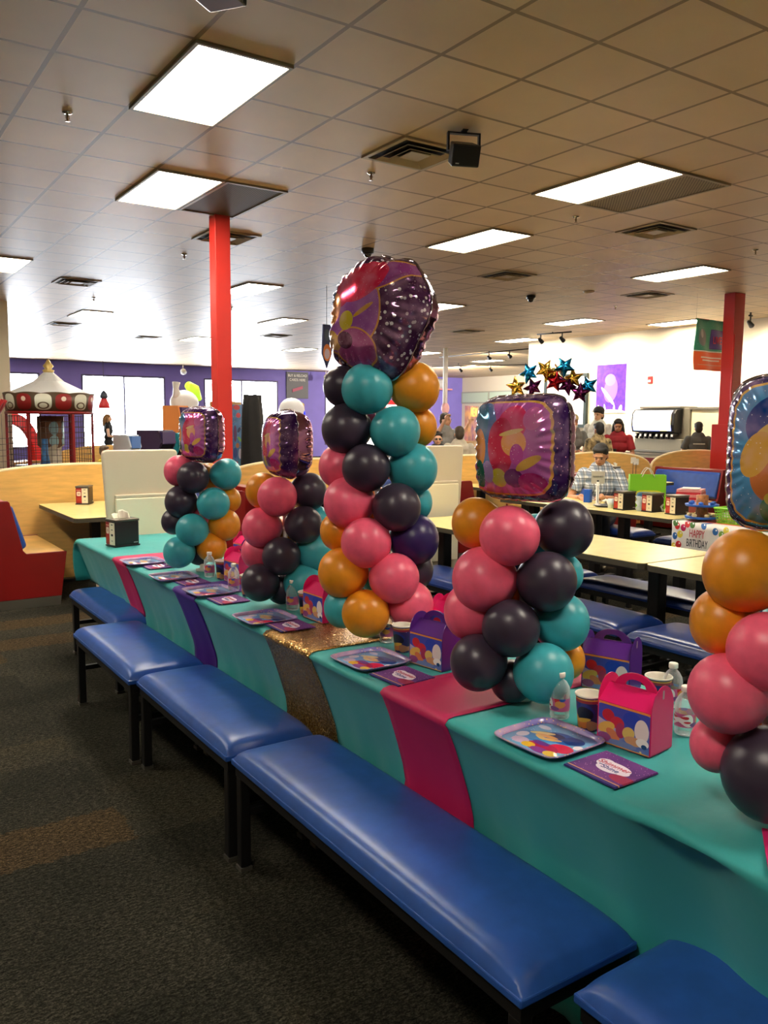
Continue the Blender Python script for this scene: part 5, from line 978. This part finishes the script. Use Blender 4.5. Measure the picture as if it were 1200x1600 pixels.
c=n.mix(n.math('MULTIPLY',stripes(hx,14,.42),.55),lin((232,234,236)),lin((70,110,150))); c=n.mix(n.math('MULTIPLY',stripes(vz,14,.42),.55),c,lin((60,90,120))); c=n.mix(n.math('MULTIPLY',stripes(hx,14,.14,.5),.8),c,lin((40,50,60))); c=n.mix(n.math('MULTIPLY',stripes(vz,14,.14,.5),.8),c,lin((40,50,60))); n.link(c,n.b.inputs['Base Color'])
pt=varied('patterned_shirt',(196,170,120),.8,16,.5,c2=(20,18,18))
person('seated dark haired man in blue and white plaid shirt looking down',(7.16,6.35,0),-1.05,'tan',(28,24,22),(226,228,230),(44,50,62),1.80,'sit',[((-.30,-.12,1.14),(-.14,-.36,1.17)),((.30,-.12,1.14),(.12,-.36,1.18))],pitch=.38,shirtmat=plaid,vox=.009)
person('bearded man in tan cap and grey striped shirt, left of the standing group',(10.55,10.0,0),-.35,'tan',(120,110,100),(116,116,112),(60,56,50),1.72,arms=[((-.28,-.02,1.15),(-.08,-.30,1.12)),((.28,-.02,1.15),(.08,-.30,1.12))],cap=(196,180,140),beard=(190,184,174))
person('man in a dark cap standing behind the boy, facing left',(11.33,10.15,0),-1.3,'light',(40,34,30),(226,222,210),(50,50,54),1.86,cap=(34,34,38))
person('dark haired boy in a black and tan patterned shirt seen from behind',(10.06,9.0,0),2.9,'brown',(20,18,18),(196,170,120),(30,30,34),1.60,shirtmat=pt)
person('long haired woman in a red top looking at her phone',(10.80,9.25,0),-.9,'brown',(26,18,18),(150,18,32),(40,30,40),1.66,arms=[((-.26,-.04,1.13),(-.12,-.30,1.12)),((.26,-.04,1.13),(.06,-.32,1.12))],longhair=True,pitch=.2)
o=MB().box(-.035,-.006,-.07,.035,.006,.07).build('mobile_phone',dark,loc=(10.50,9.06,1.10),rz=-.9); tag(o,'dark phone held by the woman in the red top','phone')
ep=person('employee in dark grey shirt with white back print, seen from behind',(13.05,9.35,0),2.35,'light',(34,26,22),(84,84,82),(30,30,32),1.62,arms=[((-.28,-.06,1.14),(-.16,-.34,1.08)),((.28,-.06,1.14),(.16,-.34,1.08))])
MB().box(-.10,.137,1.21,.10,.142,1.225).build('back_print',M('print_pale',(200,200,196),.6),ep)
person('person in dark red partly hidden by the right red column',(13.4,8.95,0),2.2,'brown',(24,20,20),(120,20,28),(30,30,34),1.66,longhair=True)
person('woman with fair hair in a black sleeveless top far left before the windows',(6.75,24.2,0),1.2,'light',(150,110,70),(24,22,26),(30,30,36),1.72,longhair=True,arms=[((-.24,-.03,1.12),(-.14,-.28,1.05)),((.24,-.03,1.12),(.14,-.28,1.05))],sleeve=.2,vox=.014)
person('small child whose head shows left of the first white seat back',(3.33,12.15,0),.9,'light',(110,90,74),(226,196,60),(40,44,60),1.22,vox=.012)
person('boy with dark hair and sunglasses peeking over the second white seat back',(7.00,9.13,0),-.55,'light',(36,28,24),(60,60,66),(40,44,60),1.46,glasses=True)
person('boy with short brown hair seen from behind over the second white seat back',(7.50,9.28,0),2.6,'tan',(66,54,40),(200,190,170),(40,44,60),1.53)
person('person in a pale grey shirt raising arms beyond the boys at the second white seat',(8.75,11.2,0),.3,'light',(60,46,36),(170,170,168),(40,44,60),1.74,arms=[((-.32,-.08,1.42),(-.30,-.2,1.62)),((.34,-.06,1.30),(.52,-.12,1.55))])
